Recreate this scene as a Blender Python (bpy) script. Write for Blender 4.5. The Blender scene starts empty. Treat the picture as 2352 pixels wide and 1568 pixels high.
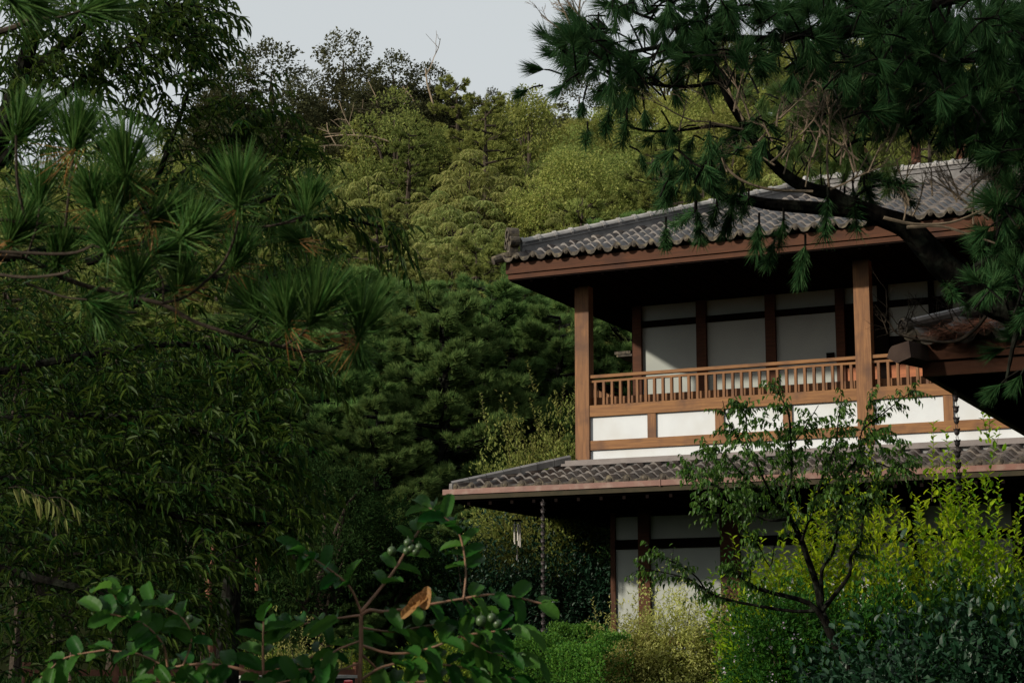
import bpy, math, random
import numpy as np
from mathutils import Vector, Matrix

# ------------------------------------------------------------------ camera, light, exposure
sc = bpy.context.scene
COL = sc.collection
rng = np.random.default_rng(7)
PITCH, YAW, FPX = math.radians(9.9), math.radians(25.7), 4238.0
cam_d = bpy.data.cameras.new("camera"); cam = bpy.data.objects.new("camera", cam_d); COL.objects.link(cam)
cam.location = (0, 0, 1.6); cam.rotation_euler = (math.pi/2 + PITCH, 0, YAW)
cam_d.sensor_width = 36; cam_d.lens = 36*FPX/2352
cam_d.clip_start = 0.1; cam_d.clip_end = 3000
cam_d.dof.use_dof = True; cam_d.dof.focus_distance = 32; cam_d.dof.aperture_fstop = 13
sc.camera = cam

SUN_TRAVEL = Vector((0.76, 1.0, -0.50)).normalized()
world = bpy.data.worlds.new("World"); sc.world = world; world.use_nodes = True
nt = world.node_tree; bg = nt.nodes['Background']
sky = nt.nodes.new('ShaderNodeTexSky'); sky.sky_type = 'NISHITA'; sky.sun_disc = False
sky.sun_elevation = math.asin(-SUN_TRAVEL.z); sky.sun_rotation = math.atan2(-SUN_TRAVEL.x, -SUN_TRAVEL.y)
sky.air_density = 1.0; sky.dust_density = 3.0; sky.ozone_density = 1.5
hs = nt.nodes.new('ShaderNodeHueSaturation'); hs.inputs['Saturation'].default_value = 0.35
mx = nt.nodes.new('ShaderNodeMix'); mx.data_type = 'RGBA'; mx.inputs[0].default_value = 0.8
mx.inputs[7].default_value = (7.0, 7.45, 7.6, 1)      # high thin overcast veil over the blue
nt.links.new(sky.outputs[0], hs.inputs['Color']); nt.links.new(hs.outputs[0], mx.inputs[6])
nt.links.new(mx.outputs[2], bg.inputs['Color']); bg.inputs['Strength'].default_value = 0.1

sun_d = bpy.data.lights.new("sun", 'SUN'); sun = bpy.data.objects.new("sun", sun_d); COL.objects.link(sun)
sun_d.energy = 5.0; sun_d.angle = math.radians(2.0); sun_d.color = (1.0, 0.91, 0.77)
sun.rotation_euler = SUN_TRAVEL.to_track_quat('-Z', 'Y').to_euler()
sc.view_settings.view_transform = 'Standard'; sc.view_settings.look = 'None'
sc.view_settings.exposure = 0.0; sc.view_settings.gamma = 1.0; sc.view_settings.use_curve_mapping = False
sc.cycles.max_bounces = 5; sc.cycles.diffuse_bounces = 3; sc.cycles.glossy_bounces = 2
sc.cycles.transmission_bounces = 3; sc.cycles.caustics_reflective = False; sc.cycles.caustics_refractive = False

# ------------------------------------------------------------------ geometry of the view (used once, to survey positions)
_R = np.array([math.cos(YAW), math.sin(YAW), 0.]); _Fh = np.array([-math.sin(YAW), math.cos(YAW), 0.]); _Z = np.array([0, 0, 1.])
_F = _Fh*math.cos(PITCH) + _Z*math.sin(PITCH); _U = -_Fh*math.sin(PITCH) + _Z*math.cos(PITCH)
CAM = np.array([0, 0, 1.6])
def ray(x, y): return _F + _R*(x-1176)/FPX - _U*(y-784)/FPX
def W(x, y, D): return CAM + ray(x, y)*D
def onY(x, y, Y): d = ray(x, y); return CAM + d*(Y/d[1])
def LD(lat, dep, z): p = _R*lat + _Fh*dep; p[2] = z; return p

# ------------------------------------------------------------------ materials
def rgb(c): return (c[0], c[1], c[2], 1)
def leaf_mat(name, c1, c2, trans=0.35, rough=0.5, spec=0.25, tc=None):
    m = bpy.data.materials.new(name); m.use_nodes = True; n = m.node_tree.nodes; l = m.node_tree.links
    b = n['Principled BSDF']; out = n['Material Output']
    g = n.new('ShaderNodeNewGeometry'); oi = n.new('ShaderNodeObjectInfo')
    mix = n.new('ShaderNodeMix'); mix.data_type = 'RGBA'; mix.inputs[6].default_value = rgb(c1); mix.inputs[7].default_value = rgb(c2)
    l.new(g.outputs['Random Per Island'], mix.inputs[0])
    mr = n.new('ShaderNodeMapRange'); mr.inputs[3].default_value = 0.78; mr.inputs[4].default_value = 1.25
    l.new(oi.outputs['Random'], mr.inputs[0])
    h = n.new('ShaderNodeHueSaturation'); l.new(mix.outputs[2], h.inputs['Color']); l.new(mr.outputs[0], h.inputs['Value'])
    mh = n.new('ShaderNodeMapRange'); mh.inputs[3].default_value = 0.485; mh.inputs[4].default_value = 0.512
    mu = n.new('ShaderNodeMath'); mu.operation = 'FRACT'; mm = n.new('ShaderNodeMath'); mm.operation = 'MULTIPLY'; mm.inputs[1].default_value = 7.3
    l.new(oi.outputs['Random'], mm.inputs[0]); l.new(mm.outputs[0], mu.inputs[0]); l.new(mu.outputs[0], mh.inputs[0]); l.new(mh.outputs[0], h.inputs['Hue'])
    l.new(h.outputs[0], b.inputs['Base Color']); b.inputs['Roughness'].default_value = rough
    b.inputs['Specular IOR Level'].default_value = spec
    t = n.new('ShaderNodeBsdfTranslucent')
    if tc: t.inputs['Color'].default_value = rgb(tc)
    else:
        h2 = n.new('ShaderNodeHueSaturation'); h2.inputs['Value'].default_value = 1.25; h2.inputs['Hue'].default_value = 0.485
        l.new(h.outputs[0], h2.inputs['Color']); l.new(h2.outputs[0], t.inputs['Color'])
    ms = n.new('ShaderNodeMixShader'); ms.inputs[0].default_value = trans
    l.new(b.outputs[0], ms.inputs[1]); l.new(t.outputs[0], ms.inputs[2]); l.new(ms.outputs[0], out.inputs['Surface'])
    return m
def noise_mat(name, c1, c2, scale=6, rough=0.8, spec=0.3, stretch=(1, 1, 1), bump=0.0, detail=5, c3=None, s3=1.5, contrast=(0.3, 0.7)):
    m = bpy.data.materials.new(name); m.use_nodes = True; n = m.node_tree.nodes; l = m.node_tree.links
    b = n['Principled BSDF']; tx = n.new('ShaderNodeTexCoord'); mp = n.new('ShaderNodeMapping'); mp.inputs['Scale'].default_value = stretch
    l.new(tx.outputs['Object'], mp.inputs['Vector'])
    no = n.new('ShaderNodeTexNoise'); no.inputs['Scale'].default_value = scale; no.inputs['Detail'].default_value = detail
    l.new(mp.outputs[0], no.inputs['Vector'])
    mr = n.new('ShaderNodeMapRange'); mr.inputs[1].default_value = contrast[0]; mr.inputs[2].default_value = contrast[1]; l.new(no.outputs['Fac'], mr.inputs[0])
    mix = n.new('ShaderNodeMix'); mix.data_type = 'RGBA'; mix.inputs[6].default_value = rgb(c1); mix.inputs[7].default_value = rgb(c2)
    l.new(mr.outputs[0], mix.inputs[0]); last = mix.outputs[2]
    if c3:
        n3 = n.new('ShaderNodeTexNoise'); n3.inputs['Scale'].default_value = s3; n3.inputs['Detail'].default_value = 3; l.new(tx.outputs['Object'], n3.inputs['Vector'])
        r3 = n.new('ShaderNodeMapRange'); r3.inputs[1].default_value = 0.5; r3.inputs[2].default_value = 0.72; l.new(n3.outputs['Fac'], r3.inputs[0])
        m3 = n.new('ShaderNodeMix'); m3.data_type = 'RGBA'; m3.inputs[7].default_value = rgb(c3); l.new(r3.outputs[0], m3.inputs[0]); l.new(last, m3.inputs[6]); last = m3.outputs[2]
    l.new(last, b.inputs['Base Color']); b.inputs['Roughness'].default_value = rough; b.inputs['Specular IOR Level'].default_value = spec
    if bump:
        bp = n.new('ShaderNodeBump'); bp.inputs['Strength'].default_value = bump; bp.inputs['Distance'].default_value = 0.03
        l.new(no.outputs['Fac'], bp.inputs['Height']); l.new(bp.outputs[0], b.inputs['Normal'])
    return m

M = {}
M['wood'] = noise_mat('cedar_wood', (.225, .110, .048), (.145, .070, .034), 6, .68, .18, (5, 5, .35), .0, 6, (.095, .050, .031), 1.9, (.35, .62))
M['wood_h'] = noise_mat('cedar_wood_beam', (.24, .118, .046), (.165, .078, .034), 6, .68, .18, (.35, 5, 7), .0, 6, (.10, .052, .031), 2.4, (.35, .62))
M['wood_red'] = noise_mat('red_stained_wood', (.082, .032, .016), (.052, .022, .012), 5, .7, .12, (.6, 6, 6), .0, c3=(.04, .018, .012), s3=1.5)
M['wood_shade'] = noise_mat('shaded_dark_wood', (.009, .006, .005), (.005, .004, .004), 6, .9, .0, (1, 1, 5), .0)  # near-black: the shade under eaves is put into this wood colour
M['wood_panel'] = noise_mat('orange_wood_panel', (.36, .12, .035), (.27, .08, .026), 4, .5, .3, (.6, 1, 6), .0)
M['plaster'] = noise_mat('white_plaster', (.56, .585, .60), (.52, .54, .555), 3, .9, .1, c3=(.48, .485, .475), s3=1.1)
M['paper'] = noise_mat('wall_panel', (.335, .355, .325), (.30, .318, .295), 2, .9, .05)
M['tile'] = noise_mat('roof_tile', (.054, .040, .035), (.026, .021, .019), 7, .45, .40, bump=.15, c3=(.125, .10, .08), s3=1.9)
M['tile_edge'] = noise_mat('weathered_tile', (.075, .062, .046), (.018, .015, .014), 14, .75, .2, bump=.3, c3=(.15, .125, .08), s3=9)
M['ridge'] = noise_mat('ridge_tile', (.16, .15, .145), (.085, .08, .078), 6, .5, .4, bump=.1, c3=(.04, .036, .036), s3=2.4)
M['ridge_w'] = noise_mat('pale_ridge_cap', (.36, .345, .33), (.24, .23, .22), 5, .5, .4, c3=(.09, .08, .07), s3=1.7)
M['noshi'] = noise_mat('grey_ridge_course', (.19, .165, .155), (.14, .12, .115), 5, .7, .3)
M['mortar'] = noise_mat('lime_mortar', (.30, .30, .29), (.20, .195, .19), 7, .9, .1)
M['copper'] = noise_mat('copper_gutter', (.175, .080, .056), (.13, .060, .045), 4, .5, .3, c3=(.20, .13, .10), s3=5)
M['gutter_low'] = noise_mat('gutter_board', (.045, .036, .022), (.03, .027, .017), 6, .8, .1)
M['iron'] = noise_mat('rain_chain_metal', (.06, .045, .045), (.035, .03, .03), 30, .5, .5)
M['chime'] = noise_mat('chime_metal', (.6, .56, .5), (.5, .46, .42), 20, .35, .5)
M['bark'] = noise_mat('dark_bark', (.010, .009, .007), (.003, .003, .003), 14, .95, .03, (1, 1, .5), 1.0, 8, (.022, .026, .019), 9)
M['bark_thin'] = noise_mat('branch_bark', (.060, .046, .034), (.030, .024, .018), 25, .9, .1, bump=.3)
M['bark_red'] = noise_mat('reddish_bark', (.20, .09, .055), (.10, .045, .032), 12, .85, .1, (1, 1, .5), .4)
M['deadwood'] = noise_mat('dead_twig', (.26, .20, .14), (.15, .115, .08), 20, .9, .1)
M['stem'] = noise_mat('guava_stem', (.30, .15, .09), (.13, .085, .05), 25, .6, .3)
M['ground'] = noise_mat('soil', (.03, .026, .016), (.018, .02, .01), 1.5, .95, .0)
M['hill'] = noise_mat('hillside_soil', (.018, .022, .009), (.011, .014, .006), .8, .95, .0)
M['wood_grey'] = noise_mat('weathered_board', (.10, .068, .054), (.075, .05, .042), 8, .85, .1)
M['stone'] = noise_mat('concrete_cap', (.42, .40, .37), (.30, .29, .27), 8, .85, .2)
M['wall_dk'] = noise_mat('garden_wall', (.05, .05, .045), (.03, .032, .028), 5, .9, .1)
M['red'] = noise_mat('red_plastic', (.55, .02, .025), (.45, .015, .02), 8, .4, .5)
M['fruit'] = noise_mat('green_guava', (.05, .085, .03), (.035, .065, .022), 8, .4, .4)
M['L_needle_near'] = leaf_mat('long_pine_needles', (.012, .070, .012), (.078, .17, .042), .32, .5, .08)
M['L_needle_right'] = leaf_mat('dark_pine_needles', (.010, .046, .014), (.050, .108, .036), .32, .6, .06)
M['L_needle_lit'] = leaf_mat('sunlit_pine_needles', (.055, .125, .028), (.13, .20, .06), .3, .5, .12)  # lighter copy of the pine needles, coloured as if sunlit
M['L_lance'] = leaf_mat('lance_leaves', (.007, .042, .006), (.080, .125, .020), .42, .5, .12)
M['L_hill1'] = leaf_mat('hill_leaves', (.125, .168, .034), (.295, .31, .088), .40, .65, .08)
M['L_hill2'] = leaf_mat('drooping_leaves', (.148, .195, .050), (.32, .33, .115), .40, .6, .08)
M['L_hill3'] = leaf_mat('pine_tufts', (.108, .152, .036), (.23, .255, .072), .35, .7, .06)
M['L_pine_mid'] = leaf_mat('valley_pine_needles', (.062, .140, .038), (.165, .245, .072), .38, .7, .06)
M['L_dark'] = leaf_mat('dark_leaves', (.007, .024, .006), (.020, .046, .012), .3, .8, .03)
M['L_sky'] = leaf_mat('skyline_leaves', (.036, .042, .020), (.075, .078, .034), .35, .7, .05)
M['L_plum'] = leaf_mat('plum_leaves', (.014, .050, .006), (.062, .125, .018), .45, .42, .25)
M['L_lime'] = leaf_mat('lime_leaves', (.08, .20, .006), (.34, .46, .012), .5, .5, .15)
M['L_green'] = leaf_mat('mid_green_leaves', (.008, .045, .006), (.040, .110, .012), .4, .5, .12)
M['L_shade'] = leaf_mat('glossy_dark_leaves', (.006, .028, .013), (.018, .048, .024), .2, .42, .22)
M['L_pale'] = leaf_mat('pale_leaves', (.24, .27, .06), (.50, .50, .18), .45, .6, .10)
M['L_hedge'] = leaf_mat('hedge_leaves', (.030, .11, .014), (.10, .22, .028), .4, .5, .15)
M['L_yg'] = leaf_mat('bush_leaves', (.045, .11, .012), (.24, .29, .03), .4, .5, .15)
M['L_guava'] = leaf_mat('guava_leaves', (.008, .058, .006), (.060, .14, .020), .5, .45, .15)
M['L_orange'] = leaf_mat('withered_leaf', (.30, .13, .04), (.26, .14, .05), .4, .5, .2)
M['flower'] = leaf_mat('pale_flowers', (.45, .36, .46), (.5, .45, .5), .3, .6, .2)

# ------------------------------------------------------------------ mesh helpers
class MB:
    def __init__(s): s.v = []; s.tri = []; s.quad = []; s.n = 0
    def add(s, v, f):
        v = np.asarray(v, dtype=np.float64).reshape(-1, 3); f = np.asarray(f, dtype=np.int64)
        (s.tri if f.shape[1] == 3 else s.quad).append(f + s.n); s.v.append(v); s.n += len(v)
    def add2(s, v, fs):
        v = np.asarray(v, dtype=np.float64).reshape(-1, 3)
        for f in fs:
            f = np.asarray(f, dtype=np.int64); (s.tri if f.shape[1] == 3 else s.quad).append(f + s.n)
        s.v.append(v); s.n += len(v)
    def box(s, x0, x1, y0, y1, z0, z1):
        v = [(x, y, z) for x in (x0, x1) for y in (y0, y1) for z in (z0, z1)]
        s.add(v, [(0, 1, 3, 2), (4, 6, 7, 5), (0, 4, 5, 1), (2, 3, 7, 6), (0, 2, 6, 4), (1, 5, 7, 3)])
    def tube(s, pts, rad, sides=6, sub=3, closed=True):
        pts = np.asarray(pts, float); rad = np.asarray(rad, float)*np.ones(len(pts))
        if sub > 1 and len(pts) > 2: pts, rad = smooth(pts, rad, sub)
        n = len(pts); T = np.gradient(pts, axis=0); T /= np.linalg.norm(T, axis=1)[:, None] + 1e-9
        ref = np.array([0.31, 0.17, 0.93]); A = np.cross(T, ref); A /= np.linalg.norm(A, axis=1)[:, None] + 1e-9; B = np.cross(T, A)
        a = np.arange(sides)*2*math.pi/sides
        V = pts[:, None, :] + rad[:, None, None]*(np.cos(a)[None, :, None]*A[:, None, :] + np.sin(a)[None, :, None]*B[:, None, :])
        i = np.arange(n-1)[:, None]*sides; j = np.arange(sides)[None, :]; k = (j+1) % sides
        F = np.stack([i+j, i+k, i+sides+k, i+sides+j], -1).reshape(-1, 4)
        s.add(V.reshape(-1, 3), F)
        if closed:
            for r0, c in ((0, pts[0]), (n-1, pts[-1])):
                ring = V[r0]; s.add(np.vstack([ring, c[None]]), [(q, (q+1) % sides, sides) if r0 else ((q+1) % sides, q, sides) for q in range(sides)])
    def build(s, name, mat, parent=None, smooth_=False, origin=None, local=False):
        me = bpy.data.meshes.new(name); V = np.vstack(s.v)
        if origin is not None: V = V - np.asarray(origin)
        nt_ = sum(len(t) for t in s.tri); nq = sum(len(q) for q in s.quad)
        L = np.concatenate([np.vstack(s.tri).ravel() if nt_ else np.zeros(0, int), np.vstack(s.quad).ravel() if nq else np.zeros(0, int)])
        st = np.concatenate([np.arange(nt_)*3, nt_*3 + np.arange(nq)*4])
        me.vertices.add(len(V)); me.vertices.foreach_set('co', V.astype(np.float32).ravel())
        me.loops.add(len(L)); me.loops.foreach_set('vertex_index', L.astype(np.int32))
        me.polygons.add(len(st)); me.polygons.foreach_set('loop_start', st.astype(np.int32))
        me.polygons.foreach_set('use_smooth', np.full(len(st), bool(smooth_)))
        me.update(calc_edges=True); me.materials.append(mat)
        o = bpy.data.objects.new(name, me); COL.objects.link(o)
        if origin is not None: o.location = origin
        if parent is not None:
            o.parent = parent
            if not local: o.matrix_parent_inverse = Matrix.Translation(parent.location).inverted()
        return o
def smooth(pts, rad, sub):
    P = np.vstack([2*pts[0]-pts[1], pts, 2*pts[-1]-pts[-2]]); out = []; ro = []
    for i in range(1, len(P)-2):
        for t in np.arange(sub)/sub:
            a, b, c, d = P[i-1], P[i], P[i+1], P[i+2]
            out.append(.5*((2*b) + (-a+c)*t + (2*a-5*b+4*c-d)*t*t + (-a+3*b-3*c+d)*t**3)); ro.append(rad[i-1]*(1-t) + rad[i]*t)
    out.append(pts[-1]); ro.append(rad[-1]); return np.array(out), np.array(ro)
def unit(v): v = np.asarray(v, float); return v/(np.linalg.norm(v, axis=-1, keepdims=True) + 1e-9)
def rdir(n): return unit(rng.normal(size=(n, 3)))
TPL = {}
def _leaf(w1, w2, fold, droop):
    v = np.array([[0, 0, 0], [.3, w1, fold], [.68, w2, fold*.8], [1, 0, 0], [.68, -w2, fold*.8], [.3, -w1, fold], [.33, 0, 0], [.7, 0, 0]], float)
    v[:, 2] -= droop*v[:, 0]**2
    return v, [np.array([(0, 6, 1), (7, 3, 2), (0, 5, 6), (4, 3, 7)]), np.array([(6, 7, 2, 1), (5, 4, 7, 6)])]
TPL['lance'] = _leaf(.5, .36, .10, .22); TPL['oval'] = _leaf(.46, .42, .10, .15); TPL['drop'] = _leaf(.5, .30, .12, .35)
TPL['quad'] = (np.array([[0, 0, 0], [.5, .5, .10], [1, 0, -.05], [.5, -.5, .10]], float), [np.array([(0, 2, 1), (0, 3, 2)])])
def _big():
    nx, ny = 13, 5; v = []
    for i in range(nx):
        t = i/(nx-1); w = .5*max(0, 1-abs(2*t**.92-1)**2.7)**.5+(.02 if i < nx-1 else 0)
        for j in range(ny):
            u = (j-2)/2; z = .16*abs(u)*w*2 - .28*t*t + (.026*math.sin(t*48 - abs(u)*3) if 0 < i < nx-1 else 0)*abs(u)
            v.append((t, u*w, z))
    f = [(i*ny+j, (i+1)*ny+j, (i+1)*ny+j+1, i*ny+j+1) for i in range(nx-1) for j in range(ny-1)]
    return np.array(v), [np.array(f)]
TPL['big'] = _big()
def leaves(mb, P, A, N, L, Wd, kind='quad'):
    tv, tf = TPL[kind]; n = len(P)
    if n == 0: return
    A = unit(A); Y = unit(np.cross(N, A)); Zx = np.cross(A, Y)
    L = np.asarray(L)*np.ones(n); Wd = np.asarray(Wd)*np.ones(n)
    V = P[:, None, :] + tv[None, :, 0, None]*(A*L[:, None])[:, None, :] + tv[None, :, 1, None]*(Y*Wd[:, None])[:, None, :] + tv[None, :, 2, None]*(Zx*L[:, None])[:, None, :]
    k = len(tv); off = (np.arange(n)*k)[:, None, None]
    mb.add2(V.reshape(-1, 3), [(f[None] + off).reshape(-1, f.shape[1]) for f in tf])
def needles(mb, P, A, L, w):
    n = len(P); A = unit(A); S = unit(np.cross(A, rdir(n)))*(np.asarray(w)*np.ones(n))[:, None]*.5
    L = (np.asarray(L)*np.ones(n))[:, None]; mid = P + A*L*.55
    V = np.stack([P-S*.8, P+S*.8, mid+S, P+A*L, mid-S], 1).reshape(-1, 3)
    o = (np.arange(n)*5)[:, None]
    mb.add2(V, [o + np.array([[4, 2, 3]]), o + np.array([[0, 1, 2, 4]])])
def tuft(mb, p, axis, n, L, w, spread=1.1, length=.03):
    """pine tuft: needles fanning from a short shoot tip"""
    axis = unit(axis); t = rng.random(n); base = p + axis*(t*length)[:, None]
    d = unit(axis + spread*rdir(n)*(.35+.65*rng.random(n))[:, None]*1.0)
    needles(mb, base, d, L*(.75+.35*rng.random(n)), w)
def brush(mb, p0, p1, n, L, w, spread=.75):
    """needles all along a hanging shoot"""
    p0 = np.asarray(p0); p1 = np.asarray(p1); t = rng.random(n)[:, None]; ax = unit(p1-p0)
    needles(mb, p0 + (p1-p0)*t, unit(ax + spread*rdir(n)), L*(.7+.4*rng.random(n)), w)
def empty(name, loc=(0, 0, 0), label=None, cat=None, group=None):
    o = bpy.data.objects.new(name, None); COL.objects.link(o); o.location = loc; o.empty_display_size = .2
    return tag(o, label, cat, group)
def tag(o, label=None, cat=None, group=None, kind=None):
    if label: o['label'] = label
    if cat: o['category'] = cat
    if group: o['group'] = group
    if kind: o['kind'] = kind
    return o
def copy_tree(o, parent=None):
    c = o.copy(); COL.objects.link(c); c.parent = parent
    for ch in KIDS.get(o.name, []): copy_tree(ch, c)
    return c
KIDS = {}
def kid(par, ch): ch.parent = par; KIDS.setdefault(par.name, []).append(ch); return ch
def inpoly(x, y, poly):
    c = False; j = len(poly)-1
    for i in range(len(poly)):
        xi, yi = poly[i]; xj, yj = poly[j]
        if (yi > y) != (yj > y) and x < (xj-xi)*(y-yi)/(yj-yi)+xi: c = not c
        j = i
    return c
def sample_poly(poly, n):
    xs = [p[0] for p in poly]; ys = [p[1] for p in poly]; out = []
    while len(out) < n:
        x = rng.uniform(min(xs), max(xs)); y = rng.uniform(min(ys), max(ys))
        if inpoly(x, y, poly): out.append((x, y))
    return out

# ------------------------------------------------------------------ terrain
def hill_z(lat, dep):
    z = 1.2*min(1, max(0, (dep-10)/14))
    t = max(0, dep-44); u = lat/max(dep, 1)
    crest = 30.5 + 2.5*max(-1, min(1.2, (u+.02)*7))
    z += min(t, 66)/66*(crest-1.2)*(1 + .06*math.sin(lat*.23+dep*.1)) + .5*math.sin(lat*.4)*math.sin(dep*.27)*min(1, t/8)
    if dep > 112: z -= (dep-112)*.5
    return max(z, -3)
def make_ground():
    mb = MB(); lats = np.concatenate([np.linspace(-400, -62, 8), np.arange(-56, 57, 2.5), np.linspace(62, 400, 8)]); deps = np.concatenate([[-400, -100, -30, -10], np.arange(0, 150, 2.5), [170, 300, 1000]])
    V = [LD(a, d, hill_z(a, d) if d < 150 else -3) for d in deps for a in lats]; nl = len(lats)
    F = [(i*nl+j, i*nl+j+1, (i+1)*nl+j+1, (i+1)*nl+j) for i in range(len(deps)-1) for j in range(nl-1)]
    mb.add(V, F); o = mb.build('ground', M['hill'], smooth_=True); tag(o, kind='structure')
make_ground()
# ------------------------------------------------------------------ the house
Y1 = 32.84
def tile_roof(name, parent, x0, x1, yE, zE, slope, depth, pitch=.35, row=.33, hipL=True, amp=.056, hipR=False, discs=True, discr=.042, edge_drop=.05):
    """front roof plane in wavy pantiles, courses stepping over each other"""
    mb = MB(); eb = MB(); nr = int(math.ceil(depth/row)); sp = 8
    nx = int((x1-x0)/pitch*sp)+1; xs = x0 + np.arange(nx)*pitch/sp; ph = ((xs-x0)/pitch) % 1
    prof = amp*(np.clip(np.cos((ph-.2)*2*math.pi), -.35, 1)+.35)**1.15 - amp*.35*np.sin(math.pi*np.clip((ph-.35)/.65, 0, 1))
    jit = rng.normal(size=(nr+1, nx//sp+2))*.006
    for r in range(nr):
        s0 = r*row; s1 = min(depth, (r+1)*row+.02); j = jit[r][np.minimum(np.arange(nx)//sp, jit.shape[1]-1)]
        xa = np.maximum(xs, x0+s0) if hipL else xs; xb = np.maximum(xs, x0+s1) if hipL else xs
        if hipR: xa = np.minimum(xa, x1-s0); xb = np.minimum(xb, x1-s1)
        rowst = .035
        zf = zE + s0*slope + prof + rowst + j; zb = zE + s1*slope + prof*.9 + j*.5
        zd = zf - (.045 if r else edge_drop) - (0 if r else .03*np.sin(math.pi*np.clip((ph-.35)/.65, 0, 1)))
        V = np.concatenate([np.stack([xa, np.full(nx, yE+s0), zd], 1), np.stack([xa, np.full(nx, yE+s0), zf], 1), np.stack([xb, np.full(nx, yE+s1), zb], 1)])
        i = np.arange(nx-1); F = np.concatenate([np.stack([i, i+1, i+1+nx, i+nx], 1), np.stack([i+nx, i+1+nx, i+1+2*nx, i+2*nx], 1)])
        wdt = np.tile((xa[1:]-xa[:-1]) + (xb[1:]-xb[:-1]), 2); F = F[wdt > 1e-4]
        if r == 0:
            h = (wdt > 1e-4)[:nx-1].sum(); eb.add(V, F[:h]); mb.add(V, F[h:])
        else: mb.add(V, F)
    if discs:
        for k in range(int((x1-x0)/pitch)):
            c = np.array([x0+(k+.2)*pitch, yE-.012, zE+.01+discr*.35]); a = np.arange(10)*math.pi/5
            for (r_, y_) in ((discr, 0),):
                ring = np.stack([c[0]+r_*np.cos(a), np.full(10, c[1]), c[2]+r_*np.sin(a)], 1); back = ring+np.array([0, .1, 0]); ctr = c+np.array([0, -.022, 0])
                eb.add(np.vstack([ring, back]), [(q, (q+1) % 10, 10+(q+1) % 10, 10+q) for q in range(10)])
                eb.add(np.vstack([ring, ctr]), [((q+1) % 10, q, 10) for q in range(10)])
    o = mb.build(name, M['tile'], parent, smooth_=False); e = eb.build('eave_tile_row', M['tile_edge'], parent); return o
def plane_fill(name, parent, V, mat):
    mb = MB(); mb.add(V, [(0, 1, 2, 3)]); return mb.build(name, mat, parent)
def ridge_line(parent, a, b, cap_r=.075, stack_h=.13, w=.16, seg=.34, cap=None, collars=True, jit=.0):
    a = np.array(a, float); b = np.array(b, float); mb = MB(); d = unit(b-a); side = unit(np.cross(d, _Z))
    L = np.linalg.norm(b-a)
    for k, (h0, h1, ww) in enumerate(((-.16, stack_h*.45, w), (stack_h*.45, stack_h*.5, w*1.25), (stack_h*.5, stack_h*.95, w*.86), (stack_h*.95, stack_h, w*1.12))):
        v = [p + side*s_*ww*.5 + _Z*h for p in (a, b) for s_ in (-1, 1) for h in (h0, h1)]
        mb.add(v, [(0, 1, 3, 2), (4, 6, 7, 5), (0, 4, 5, 1), (2, 3, 7, 6), (0, 2, 6, 4), (1, 5, 7, 3)])
    st = mb.build('ridge_course', M['ridge'], parent); cb = MB(); n = max(1, int(L/seg))
    for i in range(n):
        p0 = a + d*(i*L/n) + _Z*(stack_h+cap_r*.35); p1 = a + d*((i+.97)*L/n) + _Z*(stack_h+cap_r*.35)
        cb.tube([p0, p1], cap_r, 10, 1)
        if collars: cb.tube([p0-d*.005, p0+d*.05], cap_r*1.28, 10, 1)
    c = cb.build('ridge_cap', cap or M['ridge_w'], parent, smooth_=False); return st
def onigawara(parent, p, face, s=1.0):
    """round end ornament: scrolled ring on a stepped foot"""
    face = unit(face); side = unit(np.cross(face, _Z)); p = np.array(p, float); mb = MB()
    def P(u, v, w): return p + side*u*s + _Z*v*s + face*w*s
    def extr(pts, w0, w1):
        n = len(pts); V = [P(u, v, w0) for u, v in pts] + [P(u, v, w1) for u, v in pts]
        mb.add(V, [(i, (i+1) % n, n+(i+1) % n, n+i) for i in range(n)])
        c = np.mean(pts, 0); mb.add(np.array([P(u, v, w1) for u, v in pts] + [P(c[0], c[1], w1)]), [(i, (i+1) % n, n) for i in range(n)])
        mb.add(np.array([P(u, v, w0) for u, v in pts] + [P(c[0], c[1], w0)]), [((i+1) % n, i, n) for i in range(n)])
    a = np.arange(18)*2*math.pi/18
    for (cu, cv, r, ww) in ((0, .40, .15, .12), (.17, .22, .11, .10), (-.17, .22, .11, .10)):
        for k in range(18):      # ring with a dark hollow face
            q = (k+1) % 18; ri = r*.58
            V = [P(cu+rr*math.cos(a[t]), cv+rr*math.sin(a[t]), w) for t in (k, q) for rr, w in ((r, -ww), (r, ww), (ri, ww), (ri, ww*.2))]
            mb.add(V, [(0, 1, 5, 4), (1, 2, 6, 5), (2, 3, 7, 6)])
        extr([(cu+r*.6*math.cos(t), cv+r*.6*math.sin(t)) for t in a], -ww, ww*.2)
    extr([(-.15, -.10), (.15, -.10), (.12, .12), (.2, .2), (0, .34), (-.2, .2), (-.12, .12)], -.10, .085)
    extr([(cu*.0+.035*math.cos(t), .40+.035*math.sin(t)) for t in a], .0, .10)
    return mb.build('ridge_end_ornament', M['tile_edge'], parent)

house = empty('wooden_house', (-14.4, Y1, 1.4), 'two-storey timber and white plaster house with grey tiled roofs and a balcony', 'house')
def hb(name, boxes, mat, parent=house):
    mb = MB()
    for b in boxes: mb.box(*b)
    return mb.build(name, M[mat], parent)
XR = 3.0                                  # right end, out of the picture
# --- upper storey posts
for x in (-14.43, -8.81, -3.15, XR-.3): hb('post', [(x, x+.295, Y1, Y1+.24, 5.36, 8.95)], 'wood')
bays = [(-14.135, -8.81), (-8.515, -3.15), (-2.855, XR-.3)]
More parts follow.
